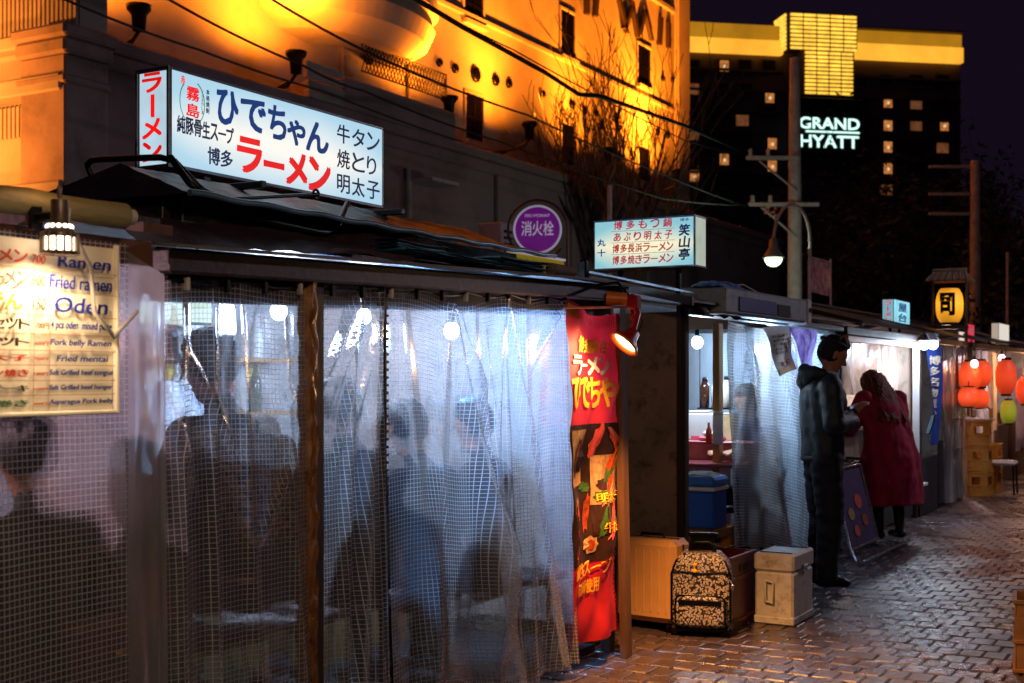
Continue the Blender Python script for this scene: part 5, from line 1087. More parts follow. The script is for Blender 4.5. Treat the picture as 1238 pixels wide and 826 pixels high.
b = B(); b.tube([Vector((-.01, .03, .21)), Vector((-.10, -.02, .215))], [.03, .034], 14); obj('motor_body', b, m_or, hl); b = B(); b.tube([Vector((-.101, -.0205, .215)), Vector((-.108, -.025, .215))], .022, 12); obj('motor_cap', b, m_black, hl)
b = B(); b.box((-.20, -.28, .165), (-.03, .1, .175), .003, M=Matrix.Rotation(.05, 4, 'X')); obj('mount_plate', b, m_or, hl)
b = B(); b.tube([Vector((0, .09, .2)), Vector((-.1, .12, .3)), Vector((-.3, .1, .28))], .009, 6); b.tube([Vector((0.02, .07, .18)), Vector((.03, .13, .1)), Vector((.0, .1, .0))], .004, 6); obj('cable', b, m_black, hl)
l = lamp('banner_lamp_beam', 'SPOT', tuple(ax*.035), 26, (1, .58, .26), .035, None, 150, .6); l.parent = hl; l.rotation_euler = ax.to_track_quat('-Z', 'Y').to_euler()
lamp('banner_lamp_spill', 'SPOT', (.12, -.02, -.12), 310, (1, .42, .13), .03, (.32, .22, -1.2), 100, .9).parent = hl
# guest in the gap
person('dark-clothed guest sitting in the gap between the red banner and the weathered board wall', (-3.36, 6.86, 0), R(75), seated(.45, .1), [m_skin, m_blackc, m_blackc], .018, 'short')
t = thing('stool', 'low stool under the dark-clothed guest behind the red banner', 'stool', (-3.36, 6.86, 0)); b = B(); b.box((-.15, -.15, .4), (.15, .15, .44), .01); obj('seat', b, m_wood, t); [obj('leg', B().tube([(x, y, 0), (x*.9, y*.9, .4)], .014, 8), m_black, t) for x in (-.12, .12) for y in (-.12, .12)]
# ================================================================== stall 3
s3 = thing('food_stall', 'third food stall with the open gap showing its counter, behind the luggage', 'food stall', (-2.9, 8.9, 0), group='food stalls in the row'); y30, y31 = 7.24, yy(1014)
shell(s3, y30, y31, side1=m_int)
for k in range(3):
    b = B(); x0 = -2.96-.34*(k+1)+.004; b.box((x0, y30-.015, .02), (-2.962-.34*k, y30+.012, 1.86), .003); obj('board', b, m_ply, s3, True)
b = B(); b.box((-2.96, y30-.02, 0), (-2.925, y30+.02, 1.88), .004); obj('post', b, m_post, s3, True)
sheet('plastic_curtain', s3, v_blue, yy(877), y31, 1.82, .35, -2.88, [(.1, .3, .05, .06), (.3, .35, .04, .05), (.5, .45, .03, .08), (.85, .8, .05, .06)], 110, 60, 21, .05, .03, puck=[(.2, .2, .04, 1.1), (.45, .3, .03, 1.3)], ztop=lambda u: 1.83-.03*abs(math.sin(u*7)), zbf=lambda u: .36-.34*min(1, u*1.6)+.05*math.sin(u*8))
b = B(); p = PX(867, 400, -3.2); b.box((-3.22, p.y-.04, .8), (-3.17, p.y+.04, 1.84), .004); obj('wood_upright', b, m_wood, s3, True)
b = B(); b.surf(lambda u, v: Vector((-3.05-1.6*u, 9.9+.02*math.sin(u*20)*(1-v), 1.82-1.0*v)), 40, 10, lambda u, v: (u*1.6, v)); obj('mesh_screen', b, vinyl('grey_mesh', grid=.022, thread=.006, milk=.75, tint=(.6, .65, .75), tcol=(.5, .52, .58)), s3, True, fix=False)
b = B(); b.box((-2.94, y30, 1.84), (-2.86, y31+.02, 1.885), .006); obj('eave_beam', b, m_fascia, s3, True)
b = B(); b.surf(lambda u, v: Vector((-2.80-.75*v, y30+.05+.9*u, 1.885+.1*v-.05*math.sin(u*3.1)*(1-v)-.012*math.sin(u*23))), 24, 8); obj('awning_flap', b, pm('grey_flap', '#4d4f52', .5, bump=.6), s3, True, fix=False)
def gable(t, y0, y1, Xe=-2.78, ze=1.9, Xr=-3.9, zr=2.2, mat=None, Xb=-5.1, n=6, edge=None):
    d = (y1-y0)/n
    for k in range(n):
        b = B(); a = y0+k*d; c = a+d-.004; b.prism([(Xe, a, ze), (Xe, c, ze), (Xr, c, zr), (Xr, a, zr)], (0, 0, .014)); b.prism([(Xr, a, zr), (Xr, c, zr), (Xb, c, ze), (Xb, a, ze)], (0, 0, .014)); obj('roof_sheet', b, mat or m_roof, t, True)
    b = B(); b.prism([(Xe+.005, y0-.03, ze-.02), (Xe+.005, y0-.002, ze-.02), (Xr, y0-.002, zr-.02), (Xr, y0-.03, zr-.02)], (0, 0, .05)); b.prism([(Xr, y0-.03, zr-.02), (Xr, y0-.002, zr-.02), (Xb, y0-.002, ze-.02), (Xb, y0-.03, ze-.02)], (0, 0, .05)); obj('barge_board', b, edge or m_fascia, t, True)
    b = B(); b.box((Xr-.04, y0-.04, zr+.012), (Xr+.04, y1, zr+.04), .006); obj('ridge_cap', b, m_roof, t, True)
m_edge = pm('blue_white_edge', '#8fa9bb', .35, .2, var=.3, scale=9)
gable(s3, y30-.25, y31+.05, -2.76, 1.90, -3.45, 2.055, m_roof, edge=m_fascia)
b = B(); b.prism([(-2.75, y30-.29, 1.945), (-2.75, y30-.275, 1.945), (-3.44, y30-.275, 2.10), (-3.44, y30-.29, 2.10)], (0, 0, .012)); obj('roof_edge_strip', b, m_edge, s3, True)
b = B(); b.box((-3.48, y30-.32, 2.04), (-3.42, y30-.27, 2.17), .01); obj('finial', b, m_black, s3, True)
counter(s3, 8.0, 10.3, -3.75, .8, pm('red_panel', '#8c1c2a', .4))
b = B(); b.box((-3.9, 8.35, .84), (-2.98, 9.25, .865), .004); obj('counter', b, pm('red_counter', '#7a2230', .35), s3, True)
b = B(); b.box((-3.9, 8.75, .866), (-3.0, 9.25, .985), .004); b.box((-3.92, 8.72, .986), (-2.98, 9.27, 1.0), .003); obj('raised_shelf', b, pm('pale_pink_shelf', '#b4767c', .4), s3, True)
p = PX(843, 414, -3.42); bulb(tuple(p), (.72, .86, 1), 45, 'bare white bulb in the open gap of the third stall', cord=.1)
p = PX(918, 440, -3.3); bulb((p.x, p.y, 1.68), (.42, .7, 1), 90, 'blue-white bulb behind the white vinyl curtain of the third stall')
def onshelf(name, lab, px, X, z, prof, mat, cat, n=14, extra=None):
    y = yy(px, X); t = thing(name, lab, cat, (X, y, z)); obj('body', B().lathe(prof, n), mat, t)
    if extra: obj(extra[0], B().lathe(extra[1], n), extra[2], t)
    return t
cyl = lambda r, h: [(0, 0), (r, 0), (r, h*.97), (r*.93, h), (0, h)]
t = thing('white_carton', 'large white carton on the raised shelf of the third stall', 'carton', (-3.42, 8.95, 1.0)); obj('carton', B().box((-.15, -.08, 0), (.08, .08, .2), .01), m_white_p, t); obj('flap', B().box((-.14, -.075, .2), (.02, .075, .215), .004), m_int, t); obj('printed_band', B().box((-.1, -.083, .0), (.03, -.0805, .03)), pm('pink_label', '#e0526c', .5), t)
t = thing('pink_packet', 'pink and white packet lying in front of the white carton', 'packet', (-3.33, 8.80, 1.0)); obj('packet', B().box((-.1, -.03, 0), (.1, .03, .035), .012), pm('pink_label', '#e0526c', .5), t); obj('wrapper', B().box((-.07, -.025, .034), (.09, .028, .075), .02), m_white_p, t)
t = thing('cream_carton', 'narrow cream carton right of the white carton', 'carton', (-3.26, 8.98, 1.0)); obj('carton', B().box((-.05, -.05, 0), (.05, .05, .19), .004), pm('cream_card', '#cdb68a', .6), t); obj('lid', B().box((-.052, -.052, .19), (.052, .052, .20), .003), m_int, t)
onshelf('sauce_bottle', 'small red sauce bottle by the cream carton', 857, -3.22, 1.0, [(0, 0), (.022, 0), (.022, .09), (.012, .11), (.008, .13), (0, .13)], pm('sauce_red', '#d2421a', .3), 'bottle', extra=('cap', [(0, .13), (.01, .13), (.008, .15), (0, .15)], m_white_p))
onshelf('white_tumbler', 'stack of white paper cups right of the red sauce bottle', 868, -3.14, 1.0, cyl(.036, .2), m_white_p, 'cup stack', extra=('top_cup', [(.034, .2), (.036, .225), (.03, .225), (.03, .2)], m_int))
t = thing('hanging_rack', 'dark rack of condiment jars above the white carton', 'rack', (-3.45, 9.2, 1.22)); obj('rail', B().box((-.14, -.03, 0), (.14, .03, .012), .002), m_black, t); obj('hanger', B().tube([(-.13, 0, .01), (-.13, 0, .5)], .004, 6).tube([(.13, 0, .01), (.13, 0, .5)], .004, 6), m_black, t)
for k, (dx, m, h, lab) in enumerate(((-.09, m_bot[0], .2, 'brown bottle at the left on the dark condiment rack'), (-.0, m_white_p, .2, 'white dispenser in the middle of the dark condiment rack'), (.085, m_int, .21, 'cream dispenser at the right of the dark condiment rack'))):
    onshelf('dispenser', lab, 800, -3.45+dx, 1.233, [(0, 0), (.034, 0), (.034, h*.8), (.02, h), (0, h)], m, 'dispenser', extra=('lid', [(0, h), (.022, h), (.02, h+.025), (0, h+.03)], m_black)).location.y = 9.2
# guest whose arm reaches along the counter
j = seated(.5, .12); j.update(shl=(-.17, .12, 1.03), ell=(-.16, .30, .93), wrl=(-.12, .50, .915), hdl=(.12, 1, -.02), elr=(.2, .2, .92), wrr=(.1, .42, .915), hdr=(-.3, 1, -.02))
person('guest in a padded blue sleeve reaching along the counter of the third stall', (-3.12, 9.22, .02), R(168), j, [m_skin, m_plaid, m_blackc], .010, 'short')
bench(9.0, 10.2, -3.3, .5, 'bench behind the white vinyl curtain of the third stall')
# posters pinned to the curtain
def poster(nm, lab, cat, q, X, mat, off=.0, n=10, curl=.02):
    a, b_, c, d = [PX(x, y, X) for x, y in q]; f = lambda u, v: a.lerp(b_, u).lerp(d.lerp(c, u), v)+Vector((off+curl*math.sin(u*3+v*2)+.01*math.sin(v*7), 0, 0))
    t = thing(nm, lab, cat, tuple(f(.5, .5))); b = B(); b.surf(f, n, n); obj('sheet', b, mat, t, True, fix=False)
    return t, (lambda u, v: f(u, 1-v)+Vector((.006, 0, 0)))
t, fm = poster('paper_poster', 'white curled paper poster with red and yellow marks by the man in the cap', 'poster', ((922, 396), (953, 394), (966, 446), (938, 455)), -2.80, pm('poster_white', '#c9d6dc', .5, var=.15))
b = B(); [text(b, s_t, (.1, .78-.09*k, .75, .84-.09*k), fm) for k, s_t in enumerate(('お品書き', 'おでん盛合せ', 'ビール 焼酎', 'ギョーザ', 'やきとり'))]; obj('lettering', b, i_dark, t, True, fix=False)
b = B(); b.add([fm(.05, .02), fm(.95, .02), fm(.95, .12), fm(.05, .12)], [(0, 1, 2, 3)]); obj('yellow_band', b, n_y, t, True, fix=False)
for u, v in ((.72, .55), (.72, .22), (.86, .7), (.45, .2)):
    b = B(); b.add([fm(u+.11*math.cos(a), v+.055*math.sin(a)) for a in [2*math.pi*k/14 for k in range(14)]], [tuple(range(14))]); obj('red_mark', b, i_red, t, True, fix=False)
    b = B(); b.add([fm(u+.05*math.cos(a), v+.025*math.sin(a))+Vector((.003, 0, 0)) for a in [2*math.pi*k/10 for k in range(10)]], [tuple(range(10))]); obj('mark_centre', b, n_w, t, True, fix=False)
t, fm = poster('hanging_cloth', 'purple and white patterned cloth hanging behind the capped head of the standing man', 'cloth', ((952, 396), (987, 400), (990, 452), (968, 456)), -2.83, cloth_mat('purple_cloth', (.16, .04, .42), .5, .5, 9, (.5, .35, .75)), curl=.04)
b = B()
for k in range(7): u, v = .15+.12*k, .35+.08*((k*3) % 7); [b.add([fm(u, v), fm(u+.06*math.cos(a), v+.06*math.sin(a)), fm(u+.05*math.cos(a+.5), v+.05*math.sin(a+.5))], [(0, 1, 2)]) for a in [1.26*i for i in range(5)]]
obj('flower_print', b, n_w, t, True, fix=False)
# white long case on the eave of stall 3
XC = -2.72; cy0, cy1 = yy(877, XC), yy(975, XC); z0, z1 = PX(877, 379, XC).z, PX(877, 346, XC).z
t = thing('storage_case', 'long white case with a dark blue panel lying on the eave of the third stall', 'case', (XC-.15, (cy0+cy1)/2, z0))
obj('case', B().box((XC-.3, cy0, z0), (XC, cy1, z1), .015), pm('case_white', '#8c98a6', .5, var=.2, scale=5, wear='#5c6470'), t, True); obj('blue_panel', B().box((XC+.0005, yy(893, XC), z0+.025), (XC+.008, yy(938, XC), z1-.05), .003), pm('panel_blue', '#0f2f8c', .4), t, True)
obj('dark_panel', B().box((XC+.0005, yy(940, XC), z0+.025), (XC+.006, yy(955, XC), z1-.06), .003), m_navy, t, True); obj('end_cap', B().box((XC-.31, cy1+.001, z0-.01), (XC+.01, cy1+.1, z1+.01), .012), m_white_p, t, True); obj('bolt', B().tube([(XC+.01, cy1+.05, z1-.07), (XC+.02, cy1+.05, z1-.07)], .018, 12), m_black, t, True)
t = thing('blue_bag', 'crumpled bright blue plastic bag on top of the long white case', 'plastic bag', (XC-.12, yy(893, XC), z1)); w0 = yy(914, XC)-yy(880, XC); b = B(); b.surf(lambda u, v: Vector(((v-.5)*.2, (u-.5)*w0, .002+.05*math.sin(math.pi*v)**.5*(.7+.3*math.sin(u*13))*math.sin(math.pi*min(1, max(0, u)))**.3+.01*noise.noise(Vector((u*12, v*9, 0)))))
, 24, 12); obj('bag', b, pm('bag_blue', '#1f6fc9', .3, var=.4, scale=30, bump=.8), t, fix=False)
b = B(); b.tube([(.0, w0*.4, .03), (.02, w0*.7, .05), (.06, w0*1.1, .0)], .005, 6); obj('string', b, m_int, t)
# lit menu signboard of stall 3, facing the viewer
YM = 7.62; ma = PY(718, 292, YM).x; mb_ = PY(840, 292, YM).x; mz1 = PY(780, 264, YM).z; mz0 = PY(780, 324, YM).z
sg = thing('lit_signboard', 'lit menu signboard of four red rows, facing along the street from the third stall roof', 'signboard', ((ma+mb_)/2, YM+.1, mz0), group='lit signboards on the stall roofs')
obj('box', B().box((ma+.002, YM+.005, mz0+.002), (mb_-.006, YM+.2, mz1-.002)), m_alu, sg, True); obj('front_face', B().box((ma+.008, YM, mz0+.008), (mb_-.008, YM+.004, mz1-.008)), lightface('sign_face_cream', (1, .9, .62), (.35, .75, .85), 1.0, .75, 1, 0), sg, True)
obj('side_face', B().box((mb_-.005, YM+.01, mz0+.008), (mb_, YM+.19, mz1-.008)), em('sign_side_cream', (.75, .85, .7), .6, .2), sg, True)
b = B(); b.box((ma, YM-.004, mz1-.008), (mb_+.003, YM+.2, mz1+.004), .002); b.box((ma, YM-.004, mz0-.005), (mb_+.003, YM+.2, mz0+.008), .002); b.box((ma, YM-.004, mz0+.009), (ma+.008, YM+.1, mz1-.009), .001); b.box((mb_-.008, YM-.0045, mz0+.009), (mb_+.003, YM+.009, mz1-.009), .001); obj('edge_frame', b, m_alu, sg, True)
MW, MH = mb_-ma, mz1-mz0; fm = lambda u, v: Vector((ma+MW*u, YM-.003, mz0+MH*v)); S = {k: B() for k in ('blue', 'red', 'navy')}
col_text(S['blue'], '丸十', .04, .12, .66, .24, fm, pad=.16, bold=.025)
for k, s_t in enumerate(('博多もつ鍋', 'あぶり明太子', '博多長浜ラーメン', '博多焼きラーメン')): row_text(S['red'], s_t, .19, .8, .80-.235*k, .97-.235*k, fm, bold=.022, gap=.12 if k > 1 else .3, shear=.1)
for k in range(3): S['navy'].add([fm(.18, .765-.235*k), fm(.81, .765-.235*k), fm(.81, .772-.235*k), fm(.18, .772-.235*k)], [(0, 1, 2, 3)])
col_text(S['navy'], '笑山亭', .85, .955, .84, .12, fm, pad=.04, bold=.03, shear=.1); text(S['blue'], '博多', (.86, .89, .95, .95), fm)
for k, m in (('blue', n_blue), ('red', ink('sign_crimson', '#a8101c', .8)), ('navy', n_navy)): obj('lettering', S[k], m, sg, True, fix=False)
b = B(); [b.box((x-.015, YM+.08, 2.0), (x+.015, YM+.11, mz0-.006), .003) for x in (ma+.15, mb_-.15)]; obj('leg', b, m_black, sg, True)
# ================================================================== luggage and crates on the pavement
def cratebox(t, w_, d, h, mat, slots=True, nm='crate_shell', z=0, rim=True):
    b = B(); th = .012
    for x in (-w_/2, w_/2-th): b.box((x, -d/2, z+.0), (x+th, d/2, z+h*.42), .003); b.box((x, -d/2, z+h*.78), (x+th, d/2, z+h), .003); b.box((x, -d/2, z+h*.42), (x+th, -d/2+.04, z+h*.78)); b.box((x, d/2-.04, z+h*.42), (x+th, d/2, z+h*.78))
    for y in (-d/2, d/2-th): b.box((-w_/2+th, y, z), (w_/2-th, y+th, z+h*.42), .003); b.box((-w_/2+th, y, z+h*.78), (w_/2-th, y+th, z+h), .003); b.box((-w_/2+th, y, z+h*.42), (-w_/2+w_*.3, y+th, z+h*.78)); b.box((w_/2-w_*.3, y, z+h*.42), (w_/2-th, y+th, z+h*.78))
    b.box((-w_/2+th, -d/2+th, z), (w_/2-th, d/2-th, z+.012))
    obj(nm, b, mat, t)
    if rim:
        b = B(); e = .008
        for zz in (z+h-.02, z+.0, z+h*.40):
            b.box((-w_/2-e, -d/2-e, zz), (w_/2+e, -d/2-.0005, zz+.02), .003); b.box((-w_/2-e, d/2+.0005, zz), (w_/2+e, d/2+e, zz+.02), .003); b.box((-w_/2-e, -d/2, zz), (-w_/2-.0005, d/2, zz+.02), .003); b.box((w_/2+.0005, -d/2, zz), (w_/2+e, d/2, zz+.02), .003)
        for x in (-w_*.25, 0, w_*.25): b.box((x-.006, -d/2-e*.8, z+.02), (x+.006, -d/2-.0005, z+h*.4)); 
        obj('rib', b, mat, t)
def hardcase(t, w_, d, h, mat, z=.05, grooves=7):
    obj('shell', B().box((-w_/2, -d/2, z), (w_/2, d/2, h), .035), mat, t)
    b = B(); [b.box((-w_/2+.05+k*(w_-.1)/(grooves-1)-.006, -d/2-.004, z+.06), (-w_/2+.05+k*(w_-.1)/(grooves-1)+.006, -d/2+.01, h-.06), .003) for k in range(grooves)]; obj('ridge', b, mat, t)
    b = B(); b.box((-w_/2-.003, -.008, z+.03), (-w_/2+.01, .008, h-.03)); b.box((w_/2-.01, -.008, z+.03), (w_/2+.003, .008, h-.03)); b.box((-w_/2+.03, -.008, h-.01), (w_/2-.03, .008, h+.003)); obj('zip_seam', b, m_black, t)
    for x in (-w_/2+.05, w_/2-.05):
        for y in (-d/2+.04, d/2-.04):
            v = B(); v.tube([(x-.012, y, .026), (x+.012, y, .026)], .025, 14); w1 = obj('wheel', v, m_black, t); v = B(); v.tube([(x-.0135, y, .026), (x+.0135, y, .026)], .012, 10); sub('hub', v, m_chrome, w1)
t = thing('suitcase', 'cream hard-shell suitcase just right of the wooden post, under the weathered board wall', 'suitcase', (-2.99, 6.93, 0), -R(6)); hardcase(t, .40, .22, .53, pm('cream_shell', '#c99a5e', .35, var=.12, scale=4, bump=.05))
obj('handle', B().tube([(-.08, 0, .528), (-.07, 0, .548), (.07, 0, .548), (.08, 0, .528)], .009, 8), m_black, t)
# leopard print rolling backpack
m_leo = leopard_mat('leopard_print', '#b3a79e', '#0e0b0b', 78, .55); lp0 = G(841, 770)
t = thing('rolling_backpack', 'leopard print rolling backpack standing in front of the red crate', 'backpack', (lp0.x, lp0.y+.1, 0), R(16))
def rounded(w_, d, z0_, z1_, r, y=0, taper=.0):
    b = B(); n = 28; prof = []
    for i in range(11):
        f = i/10; z = z0_+(z1_-z0_)*f; s_ = 1-taper*f; e = max(0, (f-.72)/.28); s_ *= math.sqrt(max(.0, 1-e*e*.62)); e2 = max(0, (.08-f)/.08); s_ *= 1-.05*e2
        prof.append((s_, z))
    vs = []
    for s_, z in prof:
        for k in range(n):
            a = 2*math.pi*k/n; ca, sa = math.cos(a), math.sin(a); p_ = .35
            vs.append((math.copysign(abs(ca)**p_, ca)*w_/2*s_, y+math.copysign(abs(sa)**p_, sa)*d/2*(.55+.45*s_), z))
    m = len(prof); b.add(vs, [(i*n+k, i*n+(k+1) % n, (i+1)*n+(k+1) % n, (i+1)*n+k) for i in range(m-1) for k in range(n)]+[tuple(range(n))[::-1], tuple(range((m-1)*n, m*n))], 0, True); return b
obj('main_body', rounded(.34, .2, .05, .47, .05), m_leo, t); obj('front_pocket', rounded(.27, .06, .07, .235, .02, -.118), m_leo, t)
b = B()
for zz, ww_, yy_ in ((.235, .275, -.122), ):
    b.tube([(-ww_/2, yy_, .08), (-ww_/2, yy_, zz-.02), (-ww_/2+.02, yy_-.01, zz), (ww_/2-.02, yy_-.01, zz), (ww_/2, yy_, zz-.02), (ww_/2, yy_, .08)], .007, 6)
b.tube([(-.165, -.085, .09), (-.165, -.085, .35), (-.14, -.08, .42), (-.09, -.07, .455), (.09, -.07, .455), (.14, -.08, .42), (.165, -.085, .35), (.165, -.085, .09)], .007, 6)
b.tube([(-.15, -.104, .37), (0, -.108, .36), (.15, -.104, .37)], .005, 6); obj('piping', b, m_black, t)
obj('dark_flap', B().box((-.12, -.152, .185), (.12, -.146, .215), .004), m_black, t)
b = B(); b.box((-.175, -.1, .02), (.175, .1, .062), .015); obj('base', b, m_black, t)
b = B(); b.tube([(-.07, .02, .45), (-.065, .02, .505), (-.04, .02, .52), (.04, .02, .52), (.065, .02, .505), (.07, .02, .45)], .013, 8); obj('top_handle', b, m_black, t); b = B(); b.box((-.075, .06, .44), (.075, .08, .56), .008); b.box((-.09, .05, .545), (.09, .09, .57), .01); obj('trolley_handle', b, m_black, t)
for x in (-.15, .15): w1 = obj('wheel', B().tube([(x-.014, -.06, .027), (x+.014, -.06, .027)], .027, 14), m_black, t); sub('hub', B().tube([(x-.016, -.06, .027), (x+.016, -.06, .027)], .013, 10), m_chrome, w1)
b = B(); b.ell((-.03, -.118, .375), (.016, .01, .012), 8, 6); b.ell((-.03, -.12, .41), (.012, .008, .010), 8, 6); b.tube([(-.03, -.118, .42), (-.03, -.12, .38)], .003, 5); obj('charm', b, n_y, t); obj('zip_pull', B().tube([(.16, -.09, .33), (.178, -.1, .30)], .004, 6).ell((.18, -.102, .285), (.012, .004, .02), 8, 6), m_chrome, t)
t = thing('red_crate', 'dark red plastic crate between the leopard print backpack and the white cooler box', 'crate', (-2.72, 7.27, 0)); m_rc = pm('crate_red', '#5f0d16', .4, var=.25, scale=5)
b = B(); th = .012; w_, d, h = .32, .44, .42
b.box((-w_/2, -d/2, 0), (-w_/2+th, d/2, h), .003); b.box((w_/2-th, -d/2, 0), (w_/2, d/2, h), .003); b.box((-w_/2+th, -d/2, 0), (w_/2-th, -d/2+th, h), .003); b.box((-w_/2+th, d/2-th, 0), (w_/2-th, d/2, h), .003); b.box((-w_/2+th, -d/2+th, 0), (w_/2-th, d/2-th, .012)); obj('crate_shell', b, m_rc, t)
b = B(); e = .01
for zz in (h-.02, h*.66, .03): b.box((-w_/2-e, -d/2-e, zz), (w_/2+e, -d/2-.0005, zz+.022), .003); b.box((w_/2+.0005, -d/2, zz), (w_/2+e, d/2+e, zz+.022), .003); b.box((-w_/2-e, -d/2, zz), (-w_/2-.0005, d/2+e, zz+.022), .003)
for x in (-.12, -.04, .04, .12): b.box((x-.005, -d/2-e*.8, .055), (x+.005, -d/2-.0005, h*.64))
obj('rib', b, m_rc, t); obj('hand_slot', B().box((w_/2+.0005, -.06, h*.76), (w_/2+.004, .06, h*.88), .001), m_black, t); obj('crate_filling', B().box((-w_/2+.015, -d/2+.015, .014), (w_/2-.015, d/2-.015, h*.8), .02), m_blackc, t)
t = thing('cooler_box', 'white cooler box with grey lid and latch, right of the dark red crate', 'cooler box', (-2.40, 7.56, 0)); m_cb = pm('cooler_white', '#c4c2b8', .5, var=.2, scale=5, wear='#8f8b80'); w_, d, h = .235, .40, .42
obj('body', B().box((-w_/2, -d/2, .01), (w_/2, d/2, h*.74), .014), m_cb, t); obj('lid', B().box((-w_/2-.006, -d/2-.006, h*.745), (w_/2+.006, d/2+.006, h), .014), m_cb, t)
obj('lid_groove', B().box((-w_/2+.02, -d/2+.03, h+.0005), (w_/2-.02, -d/2+.06, h+.004), .001).box((-w_/2+.02, d/2-.06, h+.0005), (w_/2-.02, d/2-.03, h+.004), .001), m_grey, t)
obj('latch', B().box((w_/2+.0065, -.05, h*.7), (w_/2+.02, .03, h*.82), .004), m_chrome, t); obj('carry_handle', B().tube([(-.045, -d/2-.002, h*.62), (-.045, -d/2-.02, h*.6), (-.045, -d/2-.02, h*.32), (-.045, -d/2-.002, h*.30)], .007, 6).tube([(-.045, -d/2-.02, h*.33), (.0, -d/2-.02, h*.31), (.0, -d/2-.02, h*.6), (-.045, -d/2-.02, h*.62)], .006, 6), m_cb, t)
obj('base_band', B().box((-w_/2-.005, -d/2-.005, .0), (w_/2+.005, d/2+.005, .05), .008), m_cb, t)
m_yc = pm('crate_yellow', '#a8701f', .5, var=.25, scale=6)
for k, z in enumerate((0, .245)):
    t = thing('yellow_crate', ['lower yellow crate under the blue cooler, hidden behind the backpack', 'upper yellow crate directly under the blue cooler box'][k], 'crate', (-3.06, 7.88, z), group='yellow crates under the blue cooler'); cratebox(t, .31, .42, .243, m_yc)
t = thing('blue_cooler', 'blue cooler box with a pale lid band on top of yellow crates', 'cooler box', (-3.05, 7.86, .49)); w_, d, h = .285, .26, .335; m_bc = pm('cooler_blue', '#0f4fc0', .35, var=.15, scale=4, bump=.04)
obj('body', B().box((-w_/2+.01, -d/2+.01, .0), (w_/2-.01, d/2-.01, h*.72), .012), m_bc, t); obj('band', B().box((-w_/2, -d/2, h*.725), (w_/2, d/2, h*.8), .006), m_white_p, t); obj('lid', B().box((-w_/2-.003, -d/2-.003, h*.805), (w_/2+.003, d/2+.003, h), .02), pm('lid_blue', '#2a6fd0', .35), t)
t = thing('cleaning_cloth', 'rumpled dark cloth lying on the lid of the blue cooler', 'cloth', (-3.05, 7.86, .49+h)); b = B(); b.surf(lambda u, v: Vector(((u-.5)*.22, (v-.5)*.2, .004+.03*math.sin(math.pi*u)**.5*math.sin(math.pi*v)**.5*(.7+.6*noise.noise(Vector((u*6, v*6, 0)))))), 20, 20); obj('folds', b, m_grey, t, fix=False)
rc = G(1236, 812)
t = thing('corner_crate', 'tan plastic crate cut by the right picture edge', 'crate', (rc.x+.135, rc.y+.14, 0), R(8)); cratebox(t, .38, .32, .36, pm('crate_tan', '#a8773c', .5, var=.25, scale=6))
# ================================================================== stall 4
def far_stall(lab, y0, y1, side0=None, side1=m_int):
    t = thing('food_stall', lab, 'food stall', (-2.9, (y0+y1)/2, 0), group='food stalls in the row'); shell(t, y0, y1, side0=side0, side1=side1); gable(t, y0-.05, y1+.03, -2.72, 1.9, -3.8, 2.18, n=5); b = B(); b.box((-2.94, y0, 1.82), (-2.86, y1, 1.89), .006); obj('eave_beam', b, m_fascia, t, True); return t
y40, y41 = yy(1019), yy(1111)
s4 = far_stall('fourth food stall, glowing pinkish, where the woman in the crimson coat leans in', y40, y41)
sheet('plastic_curtain', s4, v_pink, yy(1064, -3.1), yy(1106, -3.1), 1.84, .3, -3.1, [(.2, .1, .03, .1), (.6, .75, .04, .08), (.9, .85, .03, .05)], 50, 40, 31, .03, .02)
sheet('plastic_curtain', s4, v_pink, y40+.05, yy(1063, -3.1), 1.84, 1.3, -3.12, [(.5, .5, .03, .1)], 40, 16, 32, .0, .02)
b = B(); b.box((-2.93, y41-.17, .32), (-2.87, y41-.11, 1.86), .004); b.box((-2.93, y41-.108, .32), (-2.87, y41+.3, .35), .004); obj('white_frame', b, m_white_p, s4, True)
b = B(); b.box((-2.95, y40+.1, .05), (-2.92, y41-.2, .72), .003); obj('front_panel', b, m_blackc, s4, True)
counter(s4, y40+.2, y41-.3, -3.3, .95, m_brown)
b = B(); b.box((-2.925, y40+.05, 1.76), (-2.865, y41-.2, 1.815), .004); obj('orange_valance', b, m_or, s4, True)
p = PX(1050, 434, -3.35); bulb((p.x, p.y, 1.62), (1, .74, .66), 30, 'white bulb high inside the fourth stall', strength=25)
p = PX(1088, 450, -3.9); bulb((p.x, p.y, 1.62), (1, .58, .5), 60, 'warm bulb at the back of the fourth stall', strength=20)
person('cook in dark clothes and cap working inside the fourth stall', (-3.75, yy(1035, -3.75), .02), -R(95), standing(.98), [m_skin, m_blackc, m_blackc], .024, 'cap')
for k in range(5):
    onshelf('serving_tray', 'steel tray on the fourth stall counter, one of a row behind the crimson coat', 1000, -3.25, .99, [(0, 0), (.09, 0), (.11, .05), (.10, .05), (.085, .01), (0, .01)], m_chrome, 'tray').location.y = y40+.5+k*.35
for o in bpy.data.objects:
    if o.name.startswith('serving_tray'): o['group'] = 'trays on the counter of the fourth stall'
